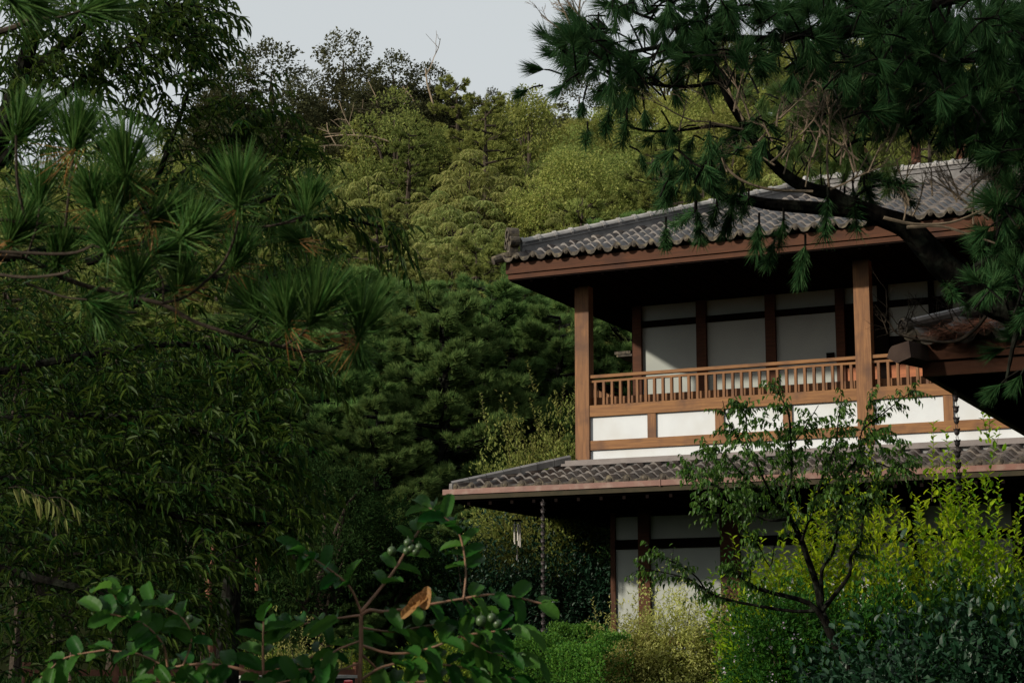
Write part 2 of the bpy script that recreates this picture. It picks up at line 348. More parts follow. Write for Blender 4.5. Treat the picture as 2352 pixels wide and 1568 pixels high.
# --- plaster below the balcony, its beams and studs
for a, b in bays:
    hb('wall_panel', [(a, b, Y1+.07, Y1+.13, 5.30, 6.36)], 'plaster')
    hb('sill_beam', [(a, b, Y1+.012, Y1+.2, 6.345, 6.565)], 'wood_h')
    hb('lower_beam', [(a, b, Y1+.022, Y1+.16, 5.69, 5.872)], 'wood_h')
    w = b-a
    for k in (1, 2, 3):
        cx = a + w*k/4 if k != 1 or a > -14 else -12.845
        if k == 1 and -9 < a < -8: cx = -7.16
        hb('stud', [(cx-.085, cx+.085, Y1+.03, Y1+.15, 5.872, 6.345)], 'wood')
    rail = hb('handrail', [(a, b, Y1+.03, Y1+.15, 7.105, 7.165), (a, b, Y1+.055, Y1+.125, 7.02, 7.062)], 'wood_h')
    n = int(w/.176)
    for i in range(n):
        x = a + .02 + (i+.5)*(w-.04)/n
        if x > -2.8: continue
        o = hb('baluster', [(x-.024, x+.024, Y1+.055, Y1+.125, 6.565, 7.02)], 'wood', rail)
for i, (x0, x1) in enumerate(((-14.4, -14.3),)):   # the balcony rail down the left side
    rail = hb('side_handrail', [(x0, x1, Y1+.24, 35.0, 7.105, 7.165), (x0+.02, x1-.02, Y1+.24, 35.0, 7.02, 7.062), (x0-.01, x1+.02, Y1+.24, 35.0, 6.4, 6.62)], 'wood_shade')
    for k in range(11):
        y = Y1+.35+k*.19; o = hb('baluster', [(x0+.02, x1-.02, y-.03, y+.03, 6.62, 7.02)], 'wood', rail)
# --- recessed room wall
YB = 35.15
cols = [(-14.12, -13.93), (-12.72, -12.51), (-11.25, -11.04), (-9.80, -9.62), (-8.95, -8.75), (-7.95, -7.85), (-7.62, -7.5), (-6.0, -5.8), (-4.4, -4.2), (-2.5, -2.3), (0, .2), (XR-.2, XR)]
for i, (a, b) in enumerate(cols): hb('wall_post', [(a, b, YB-.04, YB+.15, 6.75, 8.93)], 'wood_red' if i < 4 else 'wood_shade')
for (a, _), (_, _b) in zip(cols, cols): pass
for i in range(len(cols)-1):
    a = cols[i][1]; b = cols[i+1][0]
    hb('lintel', [(a, b, YB-.02, YB+.12, 8.47, 8.6)], 'wood_shade')
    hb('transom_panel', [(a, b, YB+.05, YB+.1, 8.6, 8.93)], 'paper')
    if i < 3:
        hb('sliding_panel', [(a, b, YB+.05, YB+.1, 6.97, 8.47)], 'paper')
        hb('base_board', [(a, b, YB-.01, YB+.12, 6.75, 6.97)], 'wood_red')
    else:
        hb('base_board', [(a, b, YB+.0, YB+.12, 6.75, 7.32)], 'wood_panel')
        hb('sliding_panel', [(a, b, YB+.05, YB+.1, 7.32, 7.9)], 'wood_shade'); hb('sliding_panel', [(a, b, YB+.05, YB+.1, 7.9, 8.47)], 'paper' if i in (4, 6, 7, 8) else 'wood_shade')  # dark panels stand in for the shade inside open doors
hb('wall_notice', [(-10.02, -9.86, YB+.02, YB+.05, 7.52, 7.66)], 'wood_shade')
hb('balcony_floor', [(-14.4, XR, Y1+.2, YB, 6.6, 6.74)], 'wood')
hb('house_body', [(-14.2, XR, YB+.12, 41.0, 4.7, 8.93)], 'wood_shade')
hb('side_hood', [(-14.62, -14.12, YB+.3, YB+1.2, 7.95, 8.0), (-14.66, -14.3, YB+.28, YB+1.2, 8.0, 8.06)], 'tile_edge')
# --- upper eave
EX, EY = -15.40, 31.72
hb('soffit', [(EX+.05, XR+1, EY+.05, YB+.2, 8.955, 8.99), (EX+.05, -14.0, YB+.2, 41.9, 8.955, 8.99)], 'wood_shade')
hb('soffit_batten', [(x-.03, x+.03, EY+.1, YB, 8.925, 8.954) for x in np.arange(EX+.5, 3, .5)], 'wood_shade')
hb('fascia', [(EX, XR+1, EY, EY+.045, 9.085, 9.30), (EX, EX+.045, EY+.045, 41.9, 9.085, 9.30)], 'wood_red')
hb('fascia_trim', [(EX+.035, XR+1, EY+.035, EY+.08, 8.985, 9.068), (EX+.035, EX+.08, EY+.08, 41.9, 8.985, 9.068)], 'wood_red')
TX, TY, TZ, SL, DP = EX-.12, EY-.14, 9.35, .39, 4.95
tile_roof('roof_tiles', house, TX, XR+1.2, TY, TZ, SL, DP)
plane_fill('roof_underlay', house, [(TX+.1, TY+.1, TZ-.05), (XR+1, TY+.1, TZ-.05), (XR+1, TY+DP, TZ+DP*SL-.05), (TX+DP, TY+DP, TZ+DP*SL-.05)], M['wood_shade'])
plane_fill('side_roof_slope', house, [(TX, TY, TZ+.02), (TX+DP, TY+DP, TZ+DP*SL), (TX+DP, TY+DP+.1, TZ+DP*SL), (TX, TY+2*DP, TZ+.02)], M['tile'])
plane_fill('rear_roof_slope', house, [(TX, TY+2*DP, TZ), (TX+DP, TY+DP, TZ+DP*SL), (XR+1, TY+DP, TZ+DP*SL), (XR+1, TY+2*DP, TZ)], M['tile'])
ridge_line(house, (TX+.35, TY+.35, TZ+.35*SL+.10), (TX+DP, TY+DP, TZ+DP*SL+.10))
ridge_line(house, (TX+DP-.2, TY+DP, TZ+DP*SL+.06), (XR+1, TY+DP, TZ+DP*SL+.06), .085, .2, .2)
onigawara(house, (TX+.22, TY+.22, TZ+.16), (-.75, -.66, 0), .92)
cb = MB(); cb.tube([(TX-.06, TY-.06, TZ-.02), (TX+.12, TY+.12, TZ+.07), (TX+.34, TY+.34, TZ+.14)], [.085, .095, .08], 10, 2); cb.build('corner_tile', M['tile_edge'], house)
# --- lower roof
LX, LY, LZ, LS, LDp = -16.18, 30.88, 4.86, .27, 1.62
tile_roof('lower_roof_tiles', house, LX+.05, XR+1.2, LY, LZ, LS, LDp, discr=.055, edge_drop=.10)
plane_fill('lower_roof_mortar', house, [(LX+.15, LY+.15, LZ-.03), (XR+1, LY+.15, LZ-.03), (XR+1, Y1-.08, LZ+1.9*LS-.0), (LX+1.95, Y1-.08, LZ+1.9*LS)], M['mortar'])
plane_fill('lower_side_slope', house, [(LX, LY, LZ+.02), (-14.4, Y1-.02, 5.42), (-14.4, 41, 5.42), (LX, 43, LZ+.02)], M['tile'])
hb('mortar_strip', [(-14.75, XR, Y1-.26, Y1-.02, 5.22, 5.36)], 'mortar')
hb('ridge_course', [(-14.9, XR, Y1-.34, Y1+.0, 5.362, 5.408), (-14.8, XR, Y1-.28, Y1+.05, 5.412, 5.475)], 'noshi')
cb = MB(); A_ = np.array((LX+.02, LY+.02, LZ+.04)); B_ = np.array((-14.5, Y1-.12, 5.50)); nseg = 7
for i in range(nseg):
    p0 = A_+(B_-A_)*i/nseg; p1 = A_+(B_-A_)*(i+.975)/nseg
    d_ = unit(B_-A_); s_ = unit(np.cross(d_, _Z)); w_, h_ = .085, .10
    cb.add([p + s_*s*w_ + _Z*h for p in (p0, p1) for s in (-1, 1) for h in (-.06, h_*.6)] + [p0+_Z*h_, p1+_Z*h_], [(0, 1, 3, 2), (4, 6, 7, 5), (0, 4, 5, 1), (2, 3, 7, 6)])
    cb.add([p0-s_*w_+_Z*h_*.6, p0+_Z*h_, p1+_Z*h_, p1-s_*w_+_Z*h_*.6, p0+s_*w_+_Z*h_*.6, p1+s_*w_+_Z*h_*.6], [(0, 1, 2, 3), (1, 4, 5, 2)])
cb.build('hip_tile', M['ridge'], house)
GY = LY-.10
hb('gutter', [(LX-.09, XR+1, GY, GY+.11, 4.735, 4.835), (LX-.09, LX+.02, GY+.11, 41, 4.735, 4.835)] + [(x, x+.03, GY-.012, GY, 4.725, 4.845) for x in (-11.9, -7.7)], 'copper')
hb('eave_board', [(LX+.0, XR+1, GY+.03, GY+.12, 4.64, 4.733), (LX, LX+.1, GY+.12, 41, 4.64, 4.733)], 'gutter_low')
hb('lower_soffit', [(LX+.03, XR+1, GY+.12, 34.2, 4.60, 4.655), (LX+.03, -13.9, 34.2, 41.9, 4.60, 4.655)], 'wood_shade')
hb('lower_rafter', [(x-.03, x+.03, GY+.13, 33.9, 4.53, 4.599) for x in np.arange(LX+.4, 3, .45)], 'wood_shade')
# --- lower storey wall
YW = 33.8
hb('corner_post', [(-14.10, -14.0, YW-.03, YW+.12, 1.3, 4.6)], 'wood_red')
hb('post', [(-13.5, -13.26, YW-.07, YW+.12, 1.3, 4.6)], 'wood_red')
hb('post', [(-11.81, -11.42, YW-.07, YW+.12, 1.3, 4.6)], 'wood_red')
for x in (-10.2, -8.2, -6.3, -4.4, -2.4, 0, 2.6): hb('post', [(x, x+.3, YW-.07, YW+.12, 1.3, 4.6)], 'wood_shade')
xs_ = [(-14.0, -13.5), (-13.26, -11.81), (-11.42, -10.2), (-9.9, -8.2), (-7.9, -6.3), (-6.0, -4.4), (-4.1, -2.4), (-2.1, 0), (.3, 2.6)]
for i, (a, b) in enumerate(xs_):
    hb('transom_panel', [(a, b, YW+.02, YW+.08, 4.0, 4.45)], 'paper'); hb('lintel', [(a, b, YW-.04, YW+.1, 3.815, 4.0)], 'wood_shade')
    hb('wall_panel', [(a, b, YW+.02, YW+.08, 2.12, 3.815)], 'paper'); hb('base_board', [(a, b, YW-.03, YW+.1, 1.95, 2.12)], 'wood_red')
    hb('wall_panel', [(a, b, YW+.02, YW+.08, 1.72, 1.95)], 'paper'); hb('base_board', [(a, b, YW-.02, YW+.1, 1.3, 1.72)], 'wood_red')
hb('ground_floor_body', [(-14.0, XR, YW+.13, 41, 1.2, 4.55)], 'wood_shade')

# --- rain chains and wind chime
def rain_chain(top, n, step, rc, label, grp, cupn):
    t = empty('rain_chain', top, label, 'rain chain', grp)
    lk = MB()
    for i in range(n):
        z = -i*step
        for s in (-1, 1): lk.tube([(s*.004, 0, z), (s*rc*.3, 0, z-step*.16), (s*rc*.3, 0, z-step*.34), (s*.004, 0, z-step*.5)], rc*.10, 4, 1)
        cb = MB(); a = np.arange(12)*math.pi/6
        prof = [(.0, -step*.98), (.42*rc, -step*.98), (.78*rc, -step*.80), (.80*rc, -step*.60), (1.0*rc, -step*.46)]
        V = []
        for k, (r, zz) in enumerate(prof):
            for q in range(12): V.append((r*math.cos(a[q])*(1.12 if k == 4 and q % 2 else 1), r*math.sin(a[q])*(1.12 if k == 4 and q % 2 else 1), z+zz + (rc*.35 if k == 4 and q % 2 else 0)))
        cb.add(V, [(k*12+q, k*12+(q+1) % 12, (k+1)*12+(q+1) % 12, (k+1)*12+q) for k in range(len(prof)-1) for q in range(12)])
        cb.build(cupn, M['iron'], t, local=True)
    lk.build('chain_link', M['iron'], t, local=True); return t
rain_chain(onY(1247, 1146, GY+.06), 18, .135, .05, 'cup rain chain hanging in shade from the long lower eave gutter', None, 'cup')
ch = empty('wind_chime', (-15.29, 32.0, 4.6), 'small wind chime with pale metal tubes hanging below the lower eave', 'wind chime')
mb = MB(); mb.tube([(0, 0, 0), (0, 0, -.28)], .004, 4, 1); mb.build('cord', M['iron'], ch, local=True)
mb = MB(); mb.tube([(0, 0, -.28), (0, 0, -.305)], .09, 14, 1); mb.build('top_disc', M['wood_shade'], ch, local=True)
for k in range(5):
    a = k*1.257+.3; l_ = .44-.03*k; mb = MB(); mb.tube([(.06*math.cos(a), .06*math.sin(a), -.36), (.06*math.cos(a), .06*math.sin(a), -.36-l_)], .013, 8, 1); mb.tube([(.06*math.cos(a), .06*math.sin(a), -.3), (.06*math.cos(a), .06*math.sin(a), -.36)], .002, 4, 1); mb.build('tube', M['chime'], ch, local=True)
mb = MB(); mb.tube([(0, 0, -.3), (0, 0, -.95)], .003, 4, 1); mb.tube([(0, 0, -.95), (0, 0, -1.05)], .02, 6, 1); mb.build('clapper', M['iron'], ch, local=True)

# --- hip corner of the gatehouse roof, nearer the camera
G = W(2119, 865, 15.0); gx, gy, gz = G
gate = empty('gatehouse', (gx+1.3, gy+1.3, 1.2), 'nearer small tiled hip roof corner jutting in at the right edge', 'gatehouse')
def gb(name, boxes, mat):
    mb = MB()
    for b in boxes: mb.box(*b)
    return mb.build(name, M[mat], gate)
gb('fascia', [(gx, gx+6, gy, gy+.06, gz, gz+.115), (gx, gx+.06, gy+.06, gy+5, gz, gz+.115)], 'wood_gate' if 'wood_gate' in M else 'wood_red')
gb('upper_fascia', [(gx-.03, gx+6, gy-.035, gy+.05, gz+.125, gz+.265), (gx-.035, gx+.04, gy+.05, gy+5, gz+.125, gz+.265)], 'wood_red')
gb('soffit', [(gx+.06, gx+6, gy+.06, gy+5, gz+.02, gz+.06)], 'wood_shade')
gb('rafter', [(x, x+.04, gy+.06, gy+1.3, gz-.02, gz+.019) for x in np.arange(gx+.3, gx+5, .3)], 'wood_shade')
gb('wall', [(gx+1.6, gx+6, gy+1.3, gy+5, 1.0, gz+.02)], 'wood_shade')
o = tile_roof('roof_tiles', gate, gx-.12, gx+6, gy-.12, gz+.30, .36, 2.4, pitch=.30, row=.27, amp=.05, discs=True, discr=.052, edge_drop=.05)
V = [(gx-.1, gy-.1, gz+.3), (gx+2.3, gy+2.3, gz+.3+2.4*.36), (gx+2.3, gy+2.6, gz+.3+2.4*.36), (gx-.1, gy+5, gz+.3)]
plane_fill('side_roof_slope', gate, V, M['tile'])
mb = MB(); a0 = np.array((gx-.10, gy-.10, gz+.40)); d0 = unit((1, 1, .37)); mb.tube([a0, a0+d0*1.7, a0+d0*3.4], .062, 12, 1)
mb.build('hip_cap_tile', M['tile'], gate)
mb = MB(); a_ = np.arange(16)*math.pi/8; fd = unit((-1, -1, -.15)); sd = unit(np.cross(fd, _Z)); ud = np.cross(sd, fd); c0 = a0+fd*.03
def ring(r, w): return [c0+fd*w+sd*r*math.cos(t)+ud*r*math.sin(t) for t in a_]
rs = [(.075, -.06), (.075, 0), (.062, .004), (.058, -.012), (.02, -.012), (.015, .0)]
V = sum([ring(*q) for q in rs], []); mb.add(V, [(k*16+q, k*16+(q+1) % 16, (k+1)*16+(q+1) % 16, (k+1)*16+q) for k in range(len(rs)-1) for q in range(16)])
for q in range(8):
    t = q*math.pi/4; mb.tube([c0+fd*-.008+sd*.04*math.cos(t)+ud*.04*math.sin(t), c0+fd*.0+sd*.04*math.cos(t)+ud*.04*math.sin(t)], .009, 6, 1)
mb.build('crest_disc', M['tile_edge'], gate)
# beam end: five-sided hip rafter head
mb = MB(); c0 = W(2067, 809, 14.85); sd = unit((1, -.35, 0)); pts = [(-.10, .035), (-.075, .06), (.085, .085), (.10, -.05), (-.03, -.085), (-.125, -.03)]
V = [c0+sd*u+_Z*v for u, v in pts] + [c0+sd*u+_Z*v+np.array((.35, 1.0, 0))*.9 for u, v in pts]
n = len(pts); mb.add(V, [(i, (i+1) % n, n+(i+1) % n, n+i) for i in range(n)]); ctr = np.mean(V[:n], 0); mb.add(np.array(V[:n]+[ctr]), [((i+1) % n, i, n) for i in range(n)])
mb.build('hip_rafter_end', M['wood_grey'], gate)
rain_chain(W(2194, 897, 15.1), 9, .092, .028, 'cup rain chain hanging in front of the white wall from the near roof corner', None, 'cup')
mb = MB(); mb.tube([W(2194, 898, 15.1), W(2230, 915, 15.15), W(2290, 938, 15.2)], .003, 4); tag(mb.build('thin_wire', M['iron']), 'thin dark wire drooping from the near eave beside the rain chain', 'wire')
# ------------------------------------------------------------------ tree prototypes for the valley and hillside
def tree_broad(name, H, R, nlobe, per, L, mat, wr=.5, squash=.8, open_=1.0, lowcut=.18, kind='quad', trunkmat='bark_thin'):
    root = empty(name); T = MB(); K = MB()
    T.tube([(0, 0, -.8), (.1*R*.3, 0, H*.3), (-.06*R, .04*R, H*.62), (0, 0, H*.85)], [.035*H**.8*.7, .026*H**.8*.7, .016*H**.8*.6, .01], 7)
    P, A, N = [], [], []
    for i in range(nlobe):
        d = rdir(1)[0]; rr = rng.uniform(.45, .85); lr = R*rng.uniform(.26, .42)*open_
        c = np.array([d[0]*R*rr, d[1]*R*rr, H*(lowcut+.30) + d[2]*H*.34 + .1*H])
        if i == 0: c = np.array([0, 0, H*.86])
        T.tube([(0, 0, H*rng.uniform(.2, .5)), c*np.array([.5, .5, .85]), c], [.011*H, .008*H, .003*H], 5)
        nc = per//11; cd = rdir(nc); cd[:, 2] = cd[:, 2]*.9+.18; cd = unit(cd)
        cc = c + cd*(lr*(.72+.35*rng.random(nc)))[:, None]*np.array([1, 1, squash])
        for q in range(nc):
            m = 11; o = rdir(m)*L*1.25; ax = unit(cd[q] + .9*rdir(m) + np.array([0, 0, -.25]))
            P.append(cc[q] + o); A.append(ax); N.append(unit(rdir(m)*.55 + cd[q]*.5 + _Z*.65))
    P, A, N = map(np.vstack, (P, A, N)); s = .65+.6*rng.random(len(P))
    leaves(K, P, A, N, L*s, L*wr*s, kind)
    kid(root, T.build('trunk', M[trunkmat], root)); kid(root, K.build('crown', M[mat], root)); return root
def tree_droop(name, H, R, nros, mat, L=.5, fr=8, pairs=7):
    """crown of rosettes of arching compound leaves"""
    root = empty(name); T = MB(); K = MB()
    T.tube([(0, 0, -.8), (.1, .05, H*.4), (0, 0, H*.8)], [.14, .1, .03], 6); P, A, N, S = [], [], [], []
    for i in range(nros):
        d = rdir(1)[0]; d[2] = abs(d[2])*1.1-.25; d = unit(d); r = rng.uniform(.72, 1.0)*(1+.16*math.sin(5*math.atan2(d[1], d[0])+i % 3) + .1*math.sin(7*d[2]))
        c = np.array([d[0]*R*r, d[1]*R*r, H*.45 + d[2]*H*.52*r])
        if i % 3 == 0: T.tube([c*np.array([.3, .3, .6]), c*np.array([.7, .7, .9]), c], [.04, .025, .01], 4)
        a0 = rng.random()*6.28
        for k in range(fr):
            a = a0+k*6.283/fr+rng.normal()*.2; h = np.array([math.cos(a), math.sin(a), 0]); Lf = L*rng.uniform(.7, 1.15); dr = rng.uniform(.5, 1.1)
            t = np.linspace(.2, 1, pairs)[:, None]; p = c + h*t*Lf*.8 + _Z*(.35*t-dr*t*t)*Lf; tang = unit(h*.8+_Z*(.35-2*dr*t)); sd = np.cross(tang, _Z+0*tang); sd = unit(sd)
            for s in (-1, 1):
                P.append(p); A.append(unit(sd*s*.75+tang*.45-_Z*.42)); N.append(unit(_Z + sd*s*-.3 + .2*rdir(pairs))); S.append(np.full(pairs, Lf*.34))
    P, A, N = map(np.vstack, (P, A, N)); S = np.concatenate(S)
    leaves(K, P, A, N, S, S*.34, 'quad'); kid(root, T.build('trunk', M['bark_thin'], root)); kid(root, K.build('crown', M[mat], root)); return root
def tree_pine(name, H, R, nbough, mat, tn=26, L=.17, w=.016, spread=.9, dens=1.0, low=.12, trunk='bark_thin', dead=6):
    root = empty(name); T = MB(); K = MB()
    T.tube([(0, 0, -.8), (.12, 0, H*.3), (-.1, .08, H*.65), (0, 0, H)], [.03*H, .022*H, .014*H, .01], 7)
    for i in range(nbough):
        h = low + (1-low)*((i+rng.random())/nbough)**.9; a = i*2.4+rng.normal()*.3; Lb = R*(1.08-h)**.62*rng.uniform(.7, 1.1)
        d = np.array([math.cos(a), math.sin(a), 0]); z0 = H*h
        pts = np.array([[0, 0, z0], *(d*Lb*.4 + _Z*(z0+Lb*.06),), *(d*Lb*.75 + _Z*(z0+Lb*.10),), *(d*Lb + _Z*(z0+Lb*.24),)]).reshape(-1, 3)
        T.tube(pts, [.012*H*.6, .009*H*.6, .02, .008], 4)
        ns = int((5+Lb*4.5)*dens)
        for s in range(ns):
            t = rng.uniform(.22, 1); p = pts[0]*(1-t)+pts[3]*t; p = p + _Z*(-.1*Lb*math.sin(t*3.14)); b = a + rng.choice([-1, 1])*rng.uniform(.5, 1.2); sl = Lb*.32*(1.15-t)+.22
            dd = np.array([math.cos(b), math.sin(b), rng.uniform(.0, .35)]); e = p+dd*sl; T.tube([p, p+dd*sl*.5-_Z*.03, e], [.013, .009, .005], 3, 1)
            for q in range(3+int(sl*5)):
                u = rng.uniform(.25, 1.05); tuft(K, p+dd*sl*u+rng.normal(size=3)*.05, dd+_Z*rng.uniform(.3, 1.1), tn, L, w, spread, .05)
        tuft(K, pts[3], d+_Z*.5, tn, L, w, spread, .05)
    for i in range(dead):     # bare inner sticks
        h = rng.uniform(.2, .8); d = rdir(1)[0]; d[2] = abs(d[2])*.4; p = np.array([0, 0, H*h]); T.tube([p, p+d*R*.5, p+d*R*.8+_Z*rng.uniform(-.3, .4)], [.02, .014, .005], 3, 2)
    kid(root, T.build('trunk', M[trunk], root)); kid(root, K.build('crown', M[mat], root)); return root
PROTO = {'broad': [tree_broad('broadleaf_tree', 7, 3.1, 16, 700, .17, 'L_hill1') for _ in range(3)] + [tree_broad('broadleaf_tree', 7, 2.6, 14, 700, .14, 'L_hill3', .6) for _ in range(1)],
         'droop': [tree_droop('drooping_leaf_tree', 6.5, 2.9, 190, 'L_hill2') for _ in range(2)],
         'pine': [tree_pine('hillside_pine', 7.5, 2.9, 30, 'L_hill3', 22, .19, .02) for _ in range(3)],
         'vpine': [tree_pine('valley_pine', 8.5, 3.7, 44, 'L_pine_mid', 40, .25, .014, .95, 1.7, trunk='bark') for _ in range(3)],
         'dark': [tree_broad('shade_tree', 8, 3.2, 16, 650, .17, 'L_dark', .45, kind='quad') for _ in range(2)],
         'sky': [tree_broad('skyline_tree', 8, 2.7, 26, 1500, .135, 'L_sky', .62, .95, .95, -.02) for _ in range(3)]}
USED = {k: [0]*len(v) for k, v in PROTO.items()}
def place(kind, pos, s, label, cat='tree', group=None, sz=None, var=None, rz=None):
    i = int(rng.integers(len(PROTO[kind]))) if var is None else var; p = PROTO[kind][i]
    if USED[kind][i]: o = copy_tree(p)
    else: o = p
    USED[kind][i] += 1
    o.location = pos; o.scale = (s, s, sz or s*rng.uniform(.88, 1.12)); o.rotation_euler = (0, 0, rng.uniform(0, 6.28) if rz is None else rz)
    return tag(o, label, cat, group)
def in_house(p, m=0): return -17-m < p[0] < 5 and 29-m < p[1] < 44+m
GH = {'broad': ('round-crowned olive green broadleaf tree packed into the hillside forest', 'broadleaf trees of the hillside forest'),
      'droop': ('light green tree with drooping compound leaves in the hillside forest', 'drooping-leaf trees of the hillside forest'),
      'pine': ('feathery olive pine with bare inner sticks on the hillside', 'pines of the hillside forest')}
dep = 56.0
while dep < 112:
    half = .335*dep+2; lat = -half + rng.uniform(0, 3)
    while lat < half:
        d_ = dep+rng.uniform(-1.6, 1.6); p = LD(lat, d_, hill_z(lat, d_)); u = lat/d_
        if not in_house(p, 2):
            r = rng.random()
            if dep < 66: k = 'pine' if r < .7 else 'droop'
            elif dep < 86: k = 'pine' if r < .25 + (.35 if u > .02 else 0) else ('droop' if r < .78 else 'broad')
            else: k = 'broad' if r < .72 else ('droop' if r < .85 or dep > 96 else 'pine')
            s = rng.uniform(.78, 1.08)*(1.0 if dep < 100 else .85)
            place(k, p, s, GH[k][0], 'tree', GH[k][1])
        lat += rng.uniform(3.5, 4.7)
    dep += 4.3
# valley pines standing between the garden and the hill: (px, depth, scale)
for i, (x, d_, s) in enumerate(((700, 46, .95), (860, 44, .80), (1010, 47, 1.0), (1130, 50, 1.05), (1290, 49, .85), (1450, 53, 1.0), (780, 51, 1.05), (930, 53, 1.05), (560, 49, 1.1), (1210, 54, .85), (1060, 41, .48), (900, 39, .42), (760, 38, .45))):
    p = W(x, 1400, d_); dd = float((p-CAM)@_Fh); ll = float((p-CAM)@_R)
    p = LD(ll, dd, hill_z(ll, dd)-.3)
    place('vpine', p, s, 'dark blue-green pine with layered boughs between the garden and the hill', 'pine tree', 'valley pines behind the garden')
# skyline trees: px of the trunk, px row of the top, depth, width scale
SK = [(540, 100, 100, 1.45, 'dark creeper-draped tree, farthest left of the group on the skyline'),
      (625, 82, 98, 1.6, 'bulky creeper-hung tree left of the sky gap on the skyline'),
      (705, 150, 103, 1.1, 'lower arched tree bridging the sky gap on the skyline'),
      (790, 62, 100, 1.35, 'tallest narrow skyline tree, just right of the sky gap'),
      (905, 102, 97, 1.25, 'open-crowned dark tree standing alone against the sky'),
      (985, 130, 98, 1.2, 'open tree right beside the lone one, with bare limbs at its foot'),
      (1075, 215, 103, 1.2, 'low rounded tree on the skyline right of the open trees'),
      (1130, 190, 106, .6, 'small thin-topped tree poking up at the dip of the skyline'),
      (1330, 165, 106, 1.3, 'rounded skyline tree behind the tips of the near pine'),
      (1220, 215, 107, 1.2, 'low bushy skyline tree between the dip and the near pine')]
for x, yt, d_, ws, lab in SK:
    top = W(x, yt, d_); ll = float((top-CAM)@_R); dd = float((top-CAM)@_Fh); zb = hill_z(ll, dd)-.5; h = top[2]-zb
    o = place('sky', LD(ll, dd, zb), ws, lab, 'tree', 'skyline trees', sz=h/8.2)
# bare pale limbs on the skyline
mb = MB()
def bare(mb, p, d, L, r, depth=0, bend=.5, kids=3, maxd=4, grav=0.0):
    pts = [np.array(p)]; dd = unit(d)
    for i in range(4):
        dd = unit(dd + rdir(1)[0]*bend*.35 + _Z*grav); pts.append(pts[-1]+dd*L/4)
    mb.tube(pts, np.linspace(r, r*.55, 5), 5 if depth < 2 else 3, 2)
    if depth < maxd:
        for k in range(kids if depth else kids+1):
            t = rng.uniform(.3, 1); j = min(3, int(t*4)); q = pts[j]+(pts[j+1]-pts[j])*(t*4-j)
            bare(mb, q, unit(dd+rdir(1)[0]*bend*1.5), L*rng.uniform(.4, .65), max(r*.5, .0012), depth+1, bend, kids, maxd, grav)
for (x, y, dx, dz) in ((1010, 300, -.6, .5), (1005, 300, -1, .05), (960, 290, -1, .15), (1000, 285, -.1, 1)):
    bare(mb, W(x, y, 95), _R*dx+_Z*dz, 3.2, .07, 1, .7, 3, 3)
for (x, y) in ((880, 335), (895, 325)): bare(mb, W(x, y, 93), -_R+_Z*.1, 3.4, .06, 1, .7, 3, 3)
tag(mb.build('bare_limbs', M['deadwood']), 'pale bare curving limbs in front of the open skyline trees', 'dead branches')
# dark trees left, behind the near willow-leaved tree
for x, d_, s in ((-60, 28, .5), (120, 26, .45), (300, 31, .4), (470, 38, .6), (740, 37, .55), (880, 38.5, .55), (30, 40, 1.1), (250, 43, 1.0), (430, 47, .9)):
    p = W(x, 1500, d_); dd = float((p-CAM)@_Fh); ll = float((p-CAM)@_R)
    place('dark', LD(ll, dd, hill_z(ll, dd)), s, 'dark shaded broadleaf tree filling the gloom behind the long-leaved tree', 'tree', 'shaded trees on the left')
# unseen tall trees added around the view to block sun and sky light
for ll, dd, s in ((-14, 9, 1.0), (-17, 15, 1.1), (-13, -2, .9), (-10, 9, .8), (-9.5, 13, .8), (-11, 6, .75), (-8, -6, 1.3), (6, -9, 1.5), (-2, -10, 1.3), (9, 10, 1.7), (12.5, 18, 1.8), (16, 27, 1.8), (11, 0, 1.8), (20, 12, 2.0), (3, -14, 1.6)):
    place('dark', LD(ll, dd, 0), s, 'unseen tall tree added outside the view to block sun and sky light', 'tree', 'added light-blocking trees around the viewer', sz=s)
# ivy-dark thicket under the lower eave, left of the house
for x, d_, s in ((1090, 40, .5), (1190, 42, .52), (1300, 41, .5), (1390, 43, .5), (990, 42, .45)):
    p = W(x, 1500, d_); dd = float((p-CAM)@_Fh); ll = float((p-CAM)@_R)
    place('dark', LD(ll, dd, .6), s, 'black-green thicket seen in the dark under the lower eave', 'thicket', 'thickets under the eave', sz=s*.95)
# trunks and trees behind the house roof at right
for x, y0, y1, dx, lab in ((2002, 400, 320, -38, 'leaning pale-barked tree behind the main ridge, left of the upright one'), (2105, 395, 200, -6, 'upright pale-barked tree rising behind the main ridge'),
                      (2200, 385, 290, 30, 'leaning reddish-barked tree behind the right part of the ridge'), (2330, 380, 300, 30, 'rightmost leaning tree behind the roof')):
    base = W(x-dx*.5, y0+260, 56); t = empty('slender_tree', base, lab, 'tree', 'slender trees behind the roof'); mb = MB()
    mb.tube([base, W(x, y0, 56), W(x+dx, y1, 56), W(x+dx*1.3, y1-60, 56)], [.17, .15, .13, .09], 8); mb.build('trunk', M['bark_red'], t)
    mb = MB(); c = W(x+dx*1.3, y1-70, 56); n = 2600; P = c + rdir(n)*np.array([1.6, 1.6, 1.1])*(rng.random((n, 1))**.4)
    leaves(mb, P, rdir(n)-_Z*.3, rdir(n)+_Z, .16, .08, 'quad'); mb.build('crown', M['L_hill1'], t)
for kinds in PROTO:      # drop unused prototypes
    for i, u in enumerate(USED[kinds]):
        if not u:
            for ch in KIDS[PROTO[kinds][i].name]: bpy.data.objects.remove(ch)
            bpy.data.objects.remove(PROTO[kinds][i])
